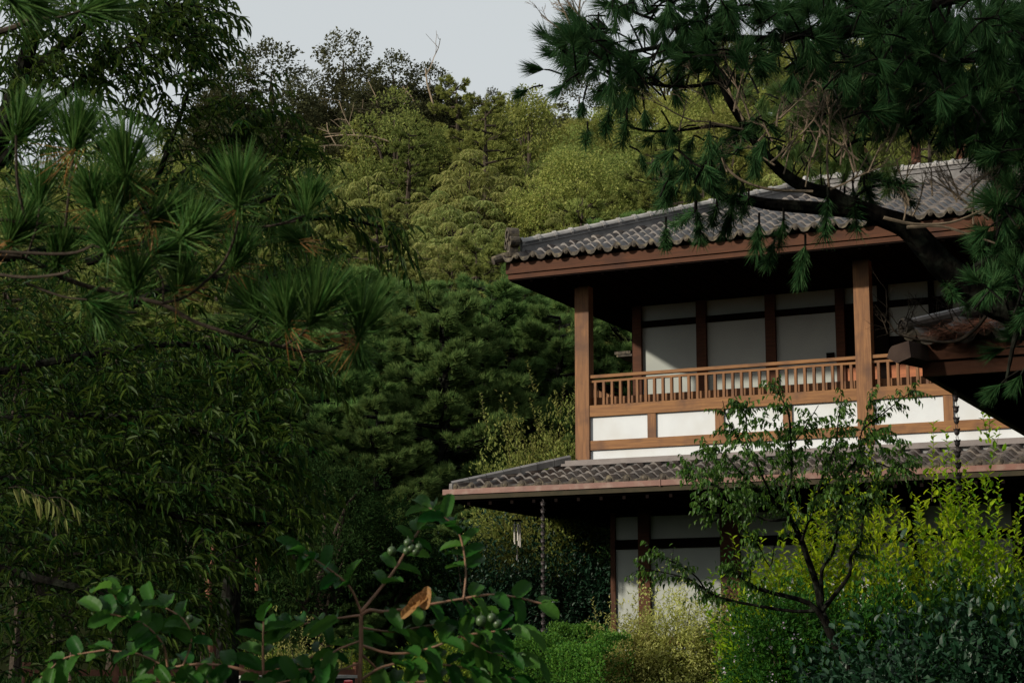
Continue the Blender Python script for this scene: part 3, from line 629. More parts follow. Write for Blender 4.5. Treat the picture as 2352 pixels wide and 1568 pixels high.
# ------------------------------------------------------------------ low planting in front of and beside the house
def bush(name, c, size, n, L, wr, mat, label, cat='bush', group=None, kind='oval', shoots=0, up=.4, stems=6, shootL=.5, rand=.7, rough=.22, extra=None):
    """leafy mound: clusters of leaves over an uneven shell, with stems and upright shoots"""
    c = np.asarray(c, float); t = empty(name, c, label, cat, group); K = MB(); S = MB(); sz = np.asarray(size, float)
    nc = max(1, n//9); d = rdir(nc); d[:, 2] = np.abs(d[:, 2])*1.1-.15; d = unit(d)
    a = np.arctan2(d[:, 1], d[:, 0]); rr = (1+rough*np.sin(a*3+d[:, 2]*4)*.6+rough*np.sin(a*7+1.3)*.4+rough*.5*rng.normal(size=nc))*(rng.random(nc)**.25)
    cc = c + d*sz*rr[:, None]; m = 9
    P = (cc[:, None, :] + rng.normal(size=(nc, m, 3))*L*.9).reshape(-1, 3); Dn = np.repeat(d, m, 0)
    A = unit(Dn*.8 + _Z*up + rand*rdir(nc*m)); s = .6+.6*rng.random(nc*m); leaves(K, P, A, unit(_Z*.7+Dn*.4+.6*rdir(nc*m)), L*s, L*wr*s, kind)
    for i in range(stems):
        e = cc[rng.integers(nc)]; b = c+np.array([rng.normal()*.06, rng.normal()*.06, -.05]); S.tube([b, (b+e)/2+rdir(1)[0]*.05, e], [.012*sz[2]+.004, .009*sz[2]+.003, .003], 5)
    if c[2] > 3: S.tube([c-_Z*2.6, c-_Z*1.2+_R*.06, c+_Z*.3], [.06, .05, .03], 6); S.tube([c-_Z*2.6+_R*.15, c-_Z*1.2+_R*.3, c+_Z*.3+_R*.35], [.045, .04, .02], 6)
    for i in range(shoots):
        e = cc[rng.integers(nc)] + 0; e = c + (e-c)*np.array([1, 1, 1]); sd = unit(_Z + .35*rdir(1)[0] + .25*(e-c)/sz.max()); Ls = shootL*rng.uniform(.5, 1.2)
        p = [e, e+sd*Ls*.5+rdir(1)[0]*.02, e+sd*Ls+rdir(1)[0]*.05]; S.tube(p, [.005, .004, .002], 3, 1)
        q = int(Ls/(L*.38))+2; tt = np.linspace(.05, 1, q)[:, None]; PP = e + sd*Ls*tt; ang = np.arange(q)*2.4+rng.random()*6
        sdv = np.stack([np.cos(ang), np.sin(ang), np.full(q, .35)], 1); leaves(K, PP, unit(sdv+sd*.5), unit(_Z+.3*rdir(q)), L*rng.uniform(.7, 1.05, q), L*wr*rng.uniform(.7, 1., q), kind)
    S.build('branchwork', M['bark_thin'], t); K.build('foliage', M[mat], t)
    if extra:
        nm, mt, cnt, es = extra; F = MB(); idx = rng.integers(nc, size=cnt); P = cc[idx] + d[idx]*L
        P = np.repeat(P, 5, 0)+rng.normal(size=(cnt*5, 3))*es*.6; leaves(F, P, rdir(cnt*5), rdir(cnt*5), es, es*.8, 'quad'); F.build(nm, M[mt], t)
    return t
def gz_(p): 
    q = np.asarray(p)-CAM; return hill_z(float(q@_R), float(q@_Fh))
def at(x, D, z=None):
    p = W(x, 1500, D); p[2] = gz_(p) if z is None else z; return p
# bright shrub mass right, in layered shrubs
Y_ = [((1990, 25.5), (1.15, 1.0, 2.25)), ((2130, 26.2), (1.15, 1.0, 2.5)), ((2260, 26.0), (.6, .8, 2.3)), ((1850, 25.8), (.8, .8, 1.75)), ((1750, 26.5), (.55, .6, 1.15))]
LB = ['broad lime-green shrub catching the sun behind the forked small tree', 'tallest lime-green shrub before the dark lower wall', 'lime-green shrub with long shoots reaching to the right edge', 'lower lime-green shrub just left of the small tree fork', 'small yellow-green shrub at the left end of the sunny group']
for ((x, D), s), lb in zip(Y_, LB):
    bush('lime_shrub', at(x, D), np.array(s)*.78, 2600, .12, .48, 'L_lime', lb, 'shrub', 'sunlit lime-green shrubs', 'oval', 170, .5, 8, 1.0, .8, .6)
for x, D, s, lb in ((1850, 23.6, (.75, .6, 1.2), 'mid-green shrub added for the shaded foot of the lime-green ones, right of the forked trunk'), (2010, 23.4, (.85, .6, 1.25), 'mid-green shrub added for the shaded foot of the broad lime-green shrub'), (2160, 23.5, (.8, .6, 1.35), 'mid-green shrub added for the shaded foot of the tallest lime-green shrub'), (2300, 23.0, (.7, .6, 1.3), 'mid-green shrub at the right edge, added for the shaded foot of the lime-green shoots')):
    bush('shaded_foot_shrub', at(x, D), s, 5500, .085, .5, 'L_green', lb, 'shrub', 'mid-green shrubs added for the shaded lower lime foliage', 'oval', 20, .3, 8, .4, .7, .35)  # darker leaf colour stands for the shaded lower part of the lime shrubs
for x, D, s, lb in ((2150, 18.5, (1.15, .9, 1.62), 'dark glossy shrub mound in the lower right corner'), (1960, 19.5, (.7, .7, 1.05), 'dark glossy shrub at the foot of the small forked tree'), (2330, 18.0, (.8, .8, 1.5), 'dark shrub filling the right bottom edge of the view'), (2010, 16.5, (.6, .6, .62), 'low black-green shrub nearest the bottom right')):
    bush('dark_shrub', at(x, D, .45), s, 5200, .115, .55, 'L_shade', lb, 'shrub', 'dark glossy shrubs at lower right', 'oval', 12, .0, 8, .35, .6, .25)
bush('flowering_shrub', at(1780, 23.5), (.75, .7, 1.35), 7500, .06, .5, 'L_green', 'green shrub dotted with pale lilac flowers left of the small tree', 'shrub', None, 'oval', 25, .2, 8, .3, .7, .3, ('blossoms', 'flower', 50, .035))
bush('flowering_shrub', at(1700, 22.5, .4), (.9, .6, .85), 6000, .06, .5, 'L_green', 'low dark green shrub with few pale flowers at the bottom edge', 'shrub', None, 'oval', 10, .2, 8, .3, .7, .3, ('blossoms', 'flower', 25, .035))
for x, s, lb in ((1545, (.66, .5, 1.36), 'pale feathery shrub in front of the white lower wall panels'), (1450, (.55, .45, 1.0), 'shorter pale feathery shrub at the left foot of the lower wall'), (1640, (.5, .45, 1.2), 'pale feathery shrub under the right lower panel')):
    bush('pale_shrub', at(x, 28.5, 1.15), s, 11000, .072, .36, 'L_pale', lb, 'shrub', 'pale feathery shrubs', 'quad', 110, -.3, 12, .34, .9, .35)
# clipped hedge: a bumpy box of small leaves
def hedge(x0, D0, x1, D1, h, th, n, label, grp):
    a = at(x0, D0); b = at(x1, D1); t = empty('clipped_hedge', (a+b)/2, label, 'hedge', grp); K = MB(); S = MB(); d = unit(b-a); sd = unit(np.cross(d, _Z)); Ln = np.linalg.norm(b-a)
    u = rng.random(n); f = rng.random(n); top = f < .45
    lump = .09*np.sin(u*Ln*4.1)+.06*np.sin(u*Ln*9.7+1)
    v = np.where(top, rng.uniform(-1, 1, n), np.where(rng.random(n) < .8, -1, 1)); z = np.where(top, 1, rng.random(n))
    P = a + d*(u*Ln)[:, None] + sd*(v*th*.5*(1+lump*.6))[:, None]*-1 + _Z*(z*(h+lump))[:, None] + rng.normal(size=(n, 3))*.035
    out = np.where(top[:, None], _Z[None], -sd[None]*v[:, None]); A = unit(out*.7+_Z*.4+.7*rdir(n)); leaves(K, P, A, unit(out+.6*rdir(n)), .045*rng.uniform(.7, 1.3, n), .026, 'oval')
    for i in range(14): p = a+d*Ln*rng.random(); S.tube([p, p+_Z*h*.8+rng.normal(size=3)*.05], [.015, .006], 4, 1)
    S.build('branchwork', M['bark_thin'], t); K.build('foliage', M['L_hedge'], t)
hedge(1010, 29.5, 1420, 27.5, .66, .7, 15000, 'low clipped green hedge running along the bottom before the house', None)
hedge(1270, 30.5, 1420, 30.2, .9, .5, 6000, 'short taller hedge piece behind the long clipped hedge', None)
bush('round_bush', at(1000, 27, .9), (.66, .6, 1.08), 9000, .05, .5, 'L_yg', 'rounded clipped bush with yellow-green tips beside the guava', 'bush', None, 'oval', 0, .6, 6, .2, .6, .08)
bush('round_bush', at(1130, 29, 1.0), (.5, .5, .95), 5000, .045, .5, 'L_shade', 'small dark blue-green bush right of the rounded yellow-tipped bush', 'bush', None, 'oval', 0, .6, 6, .2, .6, .08)
for x, s, lb in ((690, (.85, .6, 1.15), 'pale wild shrub with fine grey-green leaves left of the guava'), (790, (.5, .5, .95), 'narrow pale wild shrub just behind the guava stem'), (610, (.5, .5, .9), 'leftmost pale wild shrub half hidden by guava leaves')):
    bush('wild_shrub', at(x, 24, .7), s, 5500, .05, .35, 'L_pale' if x == 690 else 'L_yg', lb, 'shrub', 'pale wild shrubs', 'quad', 60, .3, 10, .4, .9, .3)
for x, D, s, lb in ((1250, 39, (.9, .7, 2.9), 'light green leafy shrub rising behind the lower roof hip'), (1160, 39.5, (.8, .7, 2.4), 'lower light green shrub left of the one against the corner post'), (1300, 38.6, (.55, .6, 2.5), 'light green shrub tight against the corner post')):
    bush('tall_shrub', at(x, D, 3.6), s, 9000, .085, .45, 'L_hill1', lb, 'shrub', 'light green shrubs behind the lower roof', 'oval', 90, .6, 8, .75, .7, .3)
for x, D, zz, s in ((1080, 36, 1.1, (1.0, .7, 1.0)), (1330, 37, 1.1, (1.2, .8, 1.3)), (1220, 36.5, 1.1, (1.0, .8, 1.1))):  # near-black leaf colour imitates the shade under the eave
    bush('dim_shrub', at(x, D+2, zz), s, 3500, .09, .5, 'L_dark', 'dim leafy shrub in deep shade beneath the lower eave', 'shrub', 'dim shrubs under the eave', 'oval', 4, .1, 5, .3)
for x, sz_ in ((1090, 3.0), (1200, 3.2), (1310, 3.3), (1390, 3.2)):  # thicket leaves coloured almost black to carry the eave shade
    bush('dim_thicket', at(x, 37.4, 1.1), (1.15, .5, sz_), 6500, .10, .5, 'L_shade', 'tall thicket beneath the lower eave, its shade put into teal-black leaves', 'thicket', 'dim thickets under the eave', 'oval', 10, .0, 6, .4)
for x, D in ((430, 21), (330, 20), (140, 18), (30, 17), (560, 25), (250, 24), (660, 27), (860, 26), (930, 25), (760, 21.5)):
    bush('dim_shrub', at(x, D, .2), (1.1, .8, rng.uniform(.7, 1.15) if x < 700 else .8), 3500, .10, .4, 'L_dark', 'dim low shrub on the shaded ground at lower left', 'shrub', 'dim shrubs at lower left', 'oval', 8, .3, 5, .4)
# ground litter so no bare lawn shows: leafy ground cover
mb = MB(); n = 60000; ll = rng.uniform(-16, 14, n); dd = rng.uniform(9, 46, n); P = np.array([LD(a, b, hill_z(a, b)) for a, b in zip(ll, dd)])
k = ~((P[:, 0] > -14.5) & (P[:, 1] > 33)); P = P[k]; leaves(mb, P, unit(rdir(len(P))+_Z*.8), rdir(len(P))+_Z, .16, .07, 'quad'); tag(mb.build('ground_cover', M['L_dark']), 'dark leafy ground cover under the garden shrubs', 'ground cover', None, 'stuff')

# ------------------------------------------------------------------ garden wall, fence, trunk at lower left
a = W(538, 1552, 20); b = W(800, 1545, 21.3)
a[2] = b[2] = 1.50
def prism(mb, a, b, w, z0, z1):
    d = unit((b-a)*np.array([1, 1, 0])); s = unit(np.cross(d, _Z)); V = []
    for p in (a, b):
        for q in (-1, 1):
            for z in (z0, z1): v = p+s*q*w/2; V.append((v[0], v[1], z))
    mb.add(V, [(0, 1, 3, 2), (4, 6, 7, 5), (0, 4, 5, 1), (2, 3, 7, 6), (0, 2, 6, 4), (1, 5, 7, 3)])
wl = empty('garden_wall', ((a+b)/2)*np.array([1, 1, 0])+_Z*.5, 'low dark garden wall with a pale cap behind the guava', 'wall')
mb = MB(); prism(mb, a, b, .22, .2, 1.44); mb.build('wall_body', M['wall_dk'], wl)
mb = MB(); prism(mb, a-unit(b-a)*.04, b, .30, 1.441, 1.475); mb.build('wall_cap', M['stone'], wl)
fa = W(60, 1550, 21.5); fb = W(820, 1530, 23.5); fn = empty('wooden_fence', ((fa+fb)/2)*np.array([1, 1, 0])+_Z*.6, 'low reddish wooden rail fence behind the garden wall', 'fence')
for z0, z1 in ((1.46, 1.535), (1.22, 1.29)): mb = MB(); prism(mb, fa, fb, .05, z0, z1); mb.build('rail', M['bark_red'], fn)
for k in range(9):
    p = fa+(fb-fa)*(k/8); mb = MB(); prism(mb, p-unit(fb-fa)*.04, p+unit(fb-fa)*.04, .085, .3, 1.62); mb.build('fence_post', M['bark_red'], fn)
t = empty('smooth_barked_tree', at(487, 17.5), 'slim tree with reddish peeling bark rising beside the garden wall', 'tree'); mb = MB()
mb.tube([W(485, 1620, 17.5), W(485, 1520, 17.5), W(488, 1450, 17.5), W(483, 1400, 17.5), W(478, 1350, 17.5), W(486, 1290, 17.6), (W(500, 1180, 17.8))], [.045, .045, .042, .035, .032, .028, .02], 8)
mb.tube([W(487, 1470, 17.5), W(470, 1450, 17.45), W(462, 1405, 17.4)], [.045, .03, .012], 7); mb.tube([W(590, 1355, 17.6), W(592, 1290, 17.6), W(596, 1240, 17.6), (W(590, 1180, 17.7))], [.02, .022, .02, .015], 6)
mb.build('trunk', M['bark_red'], t)
mb = MB(); n = 900; P = W(500, 1150, 17.8)+rdir(n)*np.array([.5, .5, .4])*(rng.random((n, 1))**.4); leaves(mb, P, rdir(n)-_Z*.6, rdir(n)+_Z, .10, .035, 'lance'); mb.build('crown', M['L_dark'], t)
t = empty('dark_trunk_tree', at(520, 18.5), 'black trunk standing right behind the reddish-barked tree', 'tree'); mb = MB()
mb.tube([W(520, 1640, 18.5), W(522, 1500, 18.5), W(530, 1380, 18.5), W(545, 1200, 18.6)], [.13, .12, .10, .08], 9); mb.build('trunk', M['bark'], t)
mb = MB(); n = 1500; P = W(540, 1130, 18.8)+rdir(n)*np.array([.9, .9, .5])*(rng.random((n, 1))**.4); leaves(mb, P, rdir(n)-_Z*.6, rdir(n)+_Z, .12, .045, 'lance'); mb.build('crown', M['L_dark'], t)
t = empty('garden_stake', W(168, 1565, 18), 'thin grey stake leaning in the gloom at lower left', 'stake'); mb = MB(); mb.tube([W(162, 1580, 18), W(170, 1440, 18)], [.03, .025], 6, 1); mb.build('pole', M['wood_grey'], t)
t = empty('red_post_cap', W(800, 1566, 19), 'small bright red cap peeking up at the bottom edge below the guava', 'post'); mb = MB(); mb.tube([W(800, 1562, 19), W(800, 1571, 19)], [.045, .05], 10, 1); mb.build('cap', M['red'], t)
mb = MB(); q = W(800, 1571, 19); mb.tube([q, np.array([q[0], q[1], .4])], [.035, .035], 8, 1); mb.build('post_shaft', M['stone'], t)

# ------------------------------------------------------------------ twigs with leaves, for the near trees
class Acc:
    def __init__(s): s.P = []; s.A = []; s.N = []; s.L = []; s.W = []
    def add(s, P, A, N, L, Wd): s.P.append(P); s.A.append(A); s.N.append(N); s.L.append(L); s.W.append(Wd)
    def out(s, mb, kind): leaves(mb, np.vstack(s.P), np.vstack(s.A), np.vstack(s.N), np.concatenate(s.L), np.concatenate(s.W), kind)
def twig(acc, T, base, d, Ln, n, L, wr, droop=.5, r=.004, hang=.7, leafdroop=.6, terminal=True):
    d = unit(d); t = np.linspace(0, 1, 5)[:, None]; pts = base + d*t*Ln - _Z*(droop*Ln*.5)*t**2 + rng.normal(size=(5, 3))*Ln*.015
    if T is not None: T.tube(pts, np.linspace(r, r*.4, 5), 4, 1)
    tt = np.linspace(.12, 1, n); idx = tt*4; i0 = np.minimum(idx.astype(int), 3); p = pts[i0]+(pts[i0+1]-pts[i0])*(idx-i0)[:, None]; tg = unit(pts[i0+1]-pts[i0])
    sd = unit(np.cross(tg, _Z+.01)); sg = np.where(np.arange(n) % 2, 1, -1)[:, None]
    A = unit(tg*.55 + sd*sg*.6*hang + .35*rdir(n) - _Z*leafdroop); N = unit(_Z*.8 + sd*sg*.4 + .45*rdir(n)); s = rng.uniform(.7, 1.1, n)
    acc.add(p, A, N, L*s, L*wr*s); return pts[-1]

# long-leaved tree at left
lt = empty('long_leaved_tree', LD(-5.2, 12.0, .5), 'large tree with narrow drooping leaves filling the left side, lit olive along its right rim', 'tree')
T = MB(); acc = Acc()
trk = [LD(-5.4, 12.2, .2), W(-350, 1500, 12), W(-260, 1100, 12.2), W(-150, 760, 12.4), W(-60, 480, 12.4), W(40, 200, 12.5), W(120, -80, 12.6)]
T.tube(trk, [.16, .15, .13, .11, .09, .06, .04], 9)
limbs = [[W(-200, 900, 12.3), W(120, 830, 12.2), W(380, 790, 12.0), W(560, 810, 11.8), W(690, 850, 11.6)],
         [W(-250, 1000, 12.2), W(60, 960, 11.6), W(300, 960, 11.4), W(520, 1010, 11.3), W(650, 1060, 11.2)],
         [W(-260, 1150, 12.1), W(30, 1100, 11.6), W(280, 1150, 11.3), W(470, 1200, 11.2), W(640, 1200, 11.0)],
         [W(-100, 620, 12.4), W(150, 560, 12.6), W(320, 480, 12.6), W(390, 330, 12.6), W(435, 200, 12.6), W(440, 120, 12.6)],
         [W(330, 480, 12.6), W(420, 400, 12.7), W(520, 330, 12.8), W(600, 250, 12.9)],
         [W(260, 520, 12.5), W(420, 470, 12.4), W(600, 460, 12.3), W(720, 425, 12.2)],
         [W(-20, 400, 12.4), W(120, 240, 12.2), W(260, 130, 12.1), W(380, 60, 12.0)],
         [W(60, 180, 12.5), W(200, 60, 12.4), W(330, 10, 12.3), W(450, 15, 12.2)],
         [W(-200, 1250, 12.0), W(100, 1330, 11.2), W(300, 1370, 11.0), W(440, 1400, 10.9)],
         [W(200, 600, 12.6), W(420, 540, 12.5), W(560, 520, 12.4), W(760, 500, 12.2), W(900, 528, 12.1)],
         [W(300, 700, 12.4), W(450, 640, 12.4), W(600, 640, 12.3), W(740, 610, 12.2)]]
for lm in limbs: T.tube(lm, np.linspace(.035, .007, len(lm)), 6)
REG = [([(0, -20), (500, -20), (515, 60), (490, 130), (400, 160), (300, 200), (0, 260)], 300, 12.1, .75),
       ([(0, 220), (330, 200), (470, 170), (620, 200), (640, 300), (740, 340), (740, 420), (600, 520), (0, 560)], 270, 12.5, .8),
       ([(0, 540), (620, 520), (770, 560), (800, 640), (640, 720), (0, 760)], 120, 12.6, .9),
       ([(0, 740), (600, 760), (760, 820), (740, 900), (640, 960), (0, 980)], 330, 11.9, .8),
       ([(0, 960), (640, 950), (690, 1010), (640, 1100), (0, 1120)], 320, 11.5, .8),
       ([(0, 1100), (620, 1080), (710, 1160), (690, 1230), (560, 1330), (0, 1360)], 380, 11.3, .8),
       ([(0, 1340), (560, 1320), (480, 1420), (560, 1480), (0, 1568)], 190, 11.0, .8)]
for poly, n, D, sp in REG:
    xm = max(p[0] for p in poly)
    for (x, y) in sample_poly(poly, n):
        dpt = D+rng.uniform(-.9, 1.1); right = x/xm; ang = rng.uniform(-2.4, 2.4)
        d = _R*(.9*math.cos(ang)+.15)+_Fh*math.sin(ang)*.8+_Z*rng.uniform(-.25, .8)
        twig(acc, T, W(x-30*math.cos(ang), y-10, dpt), d, rng.uniform(.16, .42), int(rng.integers(6, 14)), rng.uniform(.085, .13), .19, rng.uniform(.2, 1.1), .0035, 1.0, rng.uniform(.0, .8))
for lm in limbs:     # leafy sprays along each limb's outer half
    lm = np.array(lm)
    for k in range(22):
        t = rng.uniform(.45, 1)*(len(lm)-1); j = min(int(t), len(lm)-2); p = lm[j]+(lm[j+1]-lm[j])*(t-j); tg = unit(lm[j+1]-lm[j])
        twig(acc, T, p, tg+.8*rdir(1)[0], rng.uniform(.25, .42), 12, .12, .2, .8, .0035, .8, .75)
n = 11000; d_ = rdir(n)*(rng.random((n, 1))**.35); P_ = LD(-5.2, 9.5, 9.0) + d_[:, :1]*_R*4.4 + d_[:, 1:2]*_Fh*4.2 + d_[:, 2:]*_Z*1.5     # unseen upper crown, added overhead to shade the near left
acc.add(P_, rdir(n)-_Z*.4, rdir(n)+_Z, np.full(n, .15), np.full(n, .04)); T.tube([trk[-1], LD(-5.2, 9.5, 9.0)], [.04, .02], 6, 1)
T.build('trunk', M['bark'], lt); K = MB(); acc.out(K, 'lance'); K.build('crown', M['L_lance'], lt)
# one yellow-green drooping sprig at far lower left
acc = Acc(); t = empty('leafy_sprig', W(60, 1130, 9), 'lone pale drooping sprig of long leaves at the lower left', 'sprig'); T = MB()
for k in range(4): twig(acc, T, W(20+30*k, 1120+8*k, 9), _R+_Z*.1+.3*rdir(1)[0], .16, 4, .10, .24, 1.4, .003, .6, 1.3)
T.build('twig', M['bark_thin'], t); K = MB(); acc.out(K, 'lance'); K.build('leaves', M['L_hill2'], t)

# ------------------------------------------------------------------ near pine, left
lp = empty('near_pine', LD(-2.6, 4.6, .2), 'near pine whose long-needled shoots fan across the left side, slightly out of focus', 'pine tree')
T = MB(); DN = 5.0
T.tube([LD(-2.5, 4.8, 0), LD(-2.4, 4.9, 1.6), W(-520, 700, 5.0), W(-420, 300, 5.1), W(-380, -300, 5.2)], [.12, .11, .09, .07, .05], 10)
pl = [([(-480, 560), (0, 588), (60, 592), (150, 640), (270, 677), (370, 697), (450, 740), (560, 775), (640, 795), (710, 808), (770, 800), (815, 775)], 7, 3), ([(-450, 450), (0, 505), (60, 510), (150, 523), (300, 523), (450, 519), (600, 521), (680, 508)], 5, 2.4),
      ([(-480, 560), (0, 578), (150, 583), (210, 565), (262, 520), (275, 495)], 4.5, 2.4), ([(370, 697), (430, 680), (500, 620), (530, 570), (548, 508)], 3.6, 3),
      ([(-20, 628), (60, 637), (135, 630), (160, 622)], 4, 3), ([(60, 650), (140, 680), (200, 688)], 3, 2), ([(480, 632), (510, 630), (530, 618)], 2.5, 2), ([(620, 790), (645, 775), (658, 745)], 3, 3),
      ([(650, 795), (690, 770), (716, 740)], 3.5, 3), ([(375, 695), (372, 640), (340, 600)], 2.5, 2), ([(-420, 200), (-20, 80), (70, 45), (110, -5)], 8, 6), ([(75, 42), (130, 42), (185, 26)], 4, 3),
      ([(210, 565), (300, 580), (340, 585)], 2.5, 2), ([(270, 525), (285, 440), (290, 405)], 3.5, 3), ([(150, 520), (160, 430), (168, 350)], 3.5, 3), ([(60, 510), (40, 420), (37, 310)], 4, 3), ([(350, 520), (350, 505)], 3, 3), ([(600, 521), (640, 515), (700, 496)], 2.4, 2.2),
      ([(230, 660), (290, 680), (308, 668)], 2.4, 2), ([(560, 775), (590, 745), (597, 727)], 2.4, 2.4), ([(60, 592), (85, 520), (90, 475)], 3, 2)]
TIPS = []
for p, r0, r1 in pl:
    k = len(p); jd = rng.uniform(-.12, .12); T.tube([W(x, y, DN+jd*min(1, i/3)) for i, (x, y) in enumerate(p)], np.linspace(r0, r1, k)*DN/FPX, 7)
T.build('trunk', M['bark_thin'], lp)
TU = [(548, 472, 118, 0, 1), (703, 495, 95, .25, .9), (288, 402, 118, 0, 1), (36, 318, 115, .35, .7), (168, 345, 120, .15, 1), (270, 478, 130, .25, 1), (350, 503, 120, 1, .35), (90, 472, 115, 0, 1),
      (536, 614, 92, .25, .7), (308, 666, 92, 0, 1), (410, 672, 85, .15, 1), (597, 724, 110, -.45, .9), (659, 746, 112, -.1, 1), (716, 738, 128, .4, .95), (824, 768, 128, .15, 1), (196, 690, 95, .8, -.35), (250, 572, 92, -.3, 1),
      (338, 587, 95, .9, .2), (816, 790, 60, .3, -.9), (190, 27, 115, 1, .15), (215, 470, 80, -.2, 1), (130, 610, 90, .3, .8), (20, 560, 120, .5, .5), (420, 545, 95, .8, .5), (700, 560, 60, -.5, .3), (20, -5, 110, 1, -.2)]
K = MB()
for x, y, r, dx, dy in TU:
    c = W(x, y, DN+rng.uniform(-.15, .15)); ax = _R*dx+_Z*dy-_Fh*rng.uniform(-.1, .35); L = r*DN/FPX
    tuft(K, c-unit(ax)*.02, ax, int(rng.uniform(170, 300)), L*rng.uniform(1.08, 1.25), .0034, rng.uniform(.85, 1.2), .06)
    needles(K, c+rng.normal(size=(30, 3))*.008, unit(-ax*.2+rdir(30)), L*.7, .0036)
K.build('needles', M['L_needle_near'], lp)
K = MB()
for x, y, r, dx, dy in TU[::2]:
    ax = unit(_R*dx+_Z*dy); n = 14; needles(K, W(x, y, DN)+rng.normal(size=(n, 3))*.01, unit(-ax*.5+_R*rng.choice([-1, 1])*.6+rdir(n)*.6), r*DN/FPX*.9, .003)
K.build('brown_needles', M['L_orange'], lp)

# ------------------------------------------------------------------ large pine, right
rp = empty('large_pine', LD(4.4, 10.5, .6), 'big dark pine leaning in from the right, its crooked limbs crossing the upper roof', 'pine tree')
T = MB(); DP_ = 11.5
def limb(T, pts, r0, r1, D=None, sides=8, rr=None):
    D = D or DP_; k = len(pts); r = np.array(rr if rr else np.linspace(r0, r1, k))*D/FPX
    T.tube([W(x, y, D if np.isscalar(D) else D[i]) for i, (x, y) in enumerate(pts)], r, sides)
trunk_px = [(2760, 1500), (2680, 1100), (2560, 850), (2352, 718), (2280, 690), (2209, 645), (2165, 610), (2130, 570), (2083, 522), (2020, 497), (1944, 467), (1907, 445), (1867, 436), (1820, 414), (1773, 374), (1742, 336), (1717, 299), (1680, 240), (1655, 187), (1642, 171), (1617, 124), (1600, 60), (1590, -20)]
tr = [80, 72, 58, 46, 40, 35, 32, 30, 28, 23, 19, 17, 15, 14, 12.5, 11, 10, 9, 8, 7, 5.5, 4.5, 4]
T.tube([W(x, y, DP_) for x, y in trunk_px], np.array(tr)*DP_/FPX, 12, 4)
b0 = W(2760, 1500, DP_); T.tube([b0, b0*np.array([1, 1, .5]), np.array([b0[0], b0[1], .3])], [.25, .28, .34], 12)
LM = [([(2083, 522), (2000, 492), (1900, 480), (1773, 470), (1723, 461), (1667, 455), (1627, 436), (1596, 405), (1570, 390)], 20, 5),
      ([(2600, -160), (2352, -60), (2125, 19), (2038, 40), (1960, 68), (1835, 82), (1758, 90), (1633, 87), (1586, 92), (1524, 106), (1450, 120), (1380, 130)], 16, 4),
      ([(1835, 80), (1900, 88), (1960, 83), (2007, 81), (2069, 47)], 5, 4), ([(2560, 120), (2352, 93), (2269, 134), (2175, 140), (2097, 134), (2020, 156), (1957, 162), (1900, 165)], 9, 3),
      ([(2400, 160), (2191, 218), (2129, 243), (2066, 265), (2020, 269), (1963, 258), (1920, 225)], 6, 3), ([(2300, 210), (2166, 246), (2082, 287), (2020, 318), (1973, 321), (1940, 340)], 7, 3.5),
      ([(2500, 300), (2352, 255), (2294, 260), (2262, 230), (2240, 200)], 6, 2.5), ([(2600, 300), (2500, 420), (2400, 440), (2330, 430), (2280, 410)], 10, 3),
      ([(2352, 718), (2330, 780), (2320, 830), (2310, 880)], 8, 3), ([(1655, 187), (1570, 200), (1480, 190), (1400, 165), (1330, 140)], 5, 2.5), ([(1617, 124), (1540, 60), (1460, 30), (1400, -10)], 5, 3),
      ([(1600, 60), (1660, 20), (1720, -20)], 4, 3), ([(1773, 374), (1700, 300), (1640, 290), (1560, 300), (1480, 300), (1420, 280)], 5, 2.5), ([(1596, 405), (1560, 370), (1540, 350)], 4, 2.5),
      ([(2209, 645), (2260, 600), (2330, 560), (2400, 500)], 10, 6), ([(1944, 467), (2000, 430), (2060, 425), (2110, 430)], 4, 2)]
for p, r0, r1 in LM: limb(T, p, r0, r1)
rtrunk = T; K = MB()
def seg_point(p):
    j = int(rng.integers(len(p)-1)); t = rng.random(); return (p[j][0]*(1-t)+p[j+1][0]*t, p[j][1]*(1-t)+p[j+1][1]*t)
def shoot(x, y, r, ax, n=110, D=None, link=True, K_=None, w=.0046, spread=.95):
    D = D if D else DP_+rng.uniform(-.7, .7); c = W(x, y, D); L = r*D/FPX
    if link: rtrunk.tube([c-unit(ax)*L*.9-_Z*.02, c-unit(ax)*.3*L, c], [.007, .006, .005], 4, 1)
    if rng.random() < .42 and w > .0045:
        e = c - _Z*L*rng.uniform(.3, .9) + ax*L*.35; brush(K_ or K, c, e, int(n*1.3), L*rng.uniform(.75, 1.0), w*.8, .62)
    else: tuft(K_ or K, c, ax, int(n*rng.uniform(.9, 1.4)), L*rng.uniform(.8, 1.1), w*.8, spread*rng.uniform(.8, 1.15), .06)
TOP = [(1290, 60), (1400, -20), (2400, -20), (2400, 400), (2250, 350), (2120, 310), (2000, 290), (1900, 250), (1820, 170), (1700, 170), (1560, 190), (1420, 215), (1300, 165)]
for (x, y) in sample_poly(TOP, 520):
    dx = -.4 if x < 1500 else rng.uniform(-.5, .5); shoot(x, y, rng.uniform(50, 72), _R*(dx+rng.normal()*.4)+_Z*rng.uniform(-.3, 1.0)+_Fh*rng.normal()*.5, 120)
for (x, y) in sample_poly([(2250, 640), (2400, 600), (2400, 760)], 16): shoot(x, y, 60, _R*rng.normal()+_Z*.6+_Fh*rng.normal()*.4)
for (x, y) in sample_poly([(2300, 400), (2400, 400), (2400, 760), (2330, 740), (2240, 650), (2250, 570)], 85): shoot(x, y, 58, _R*rng.normal()*.6+_Z*.8+_Fh*rng.normal()*.4)
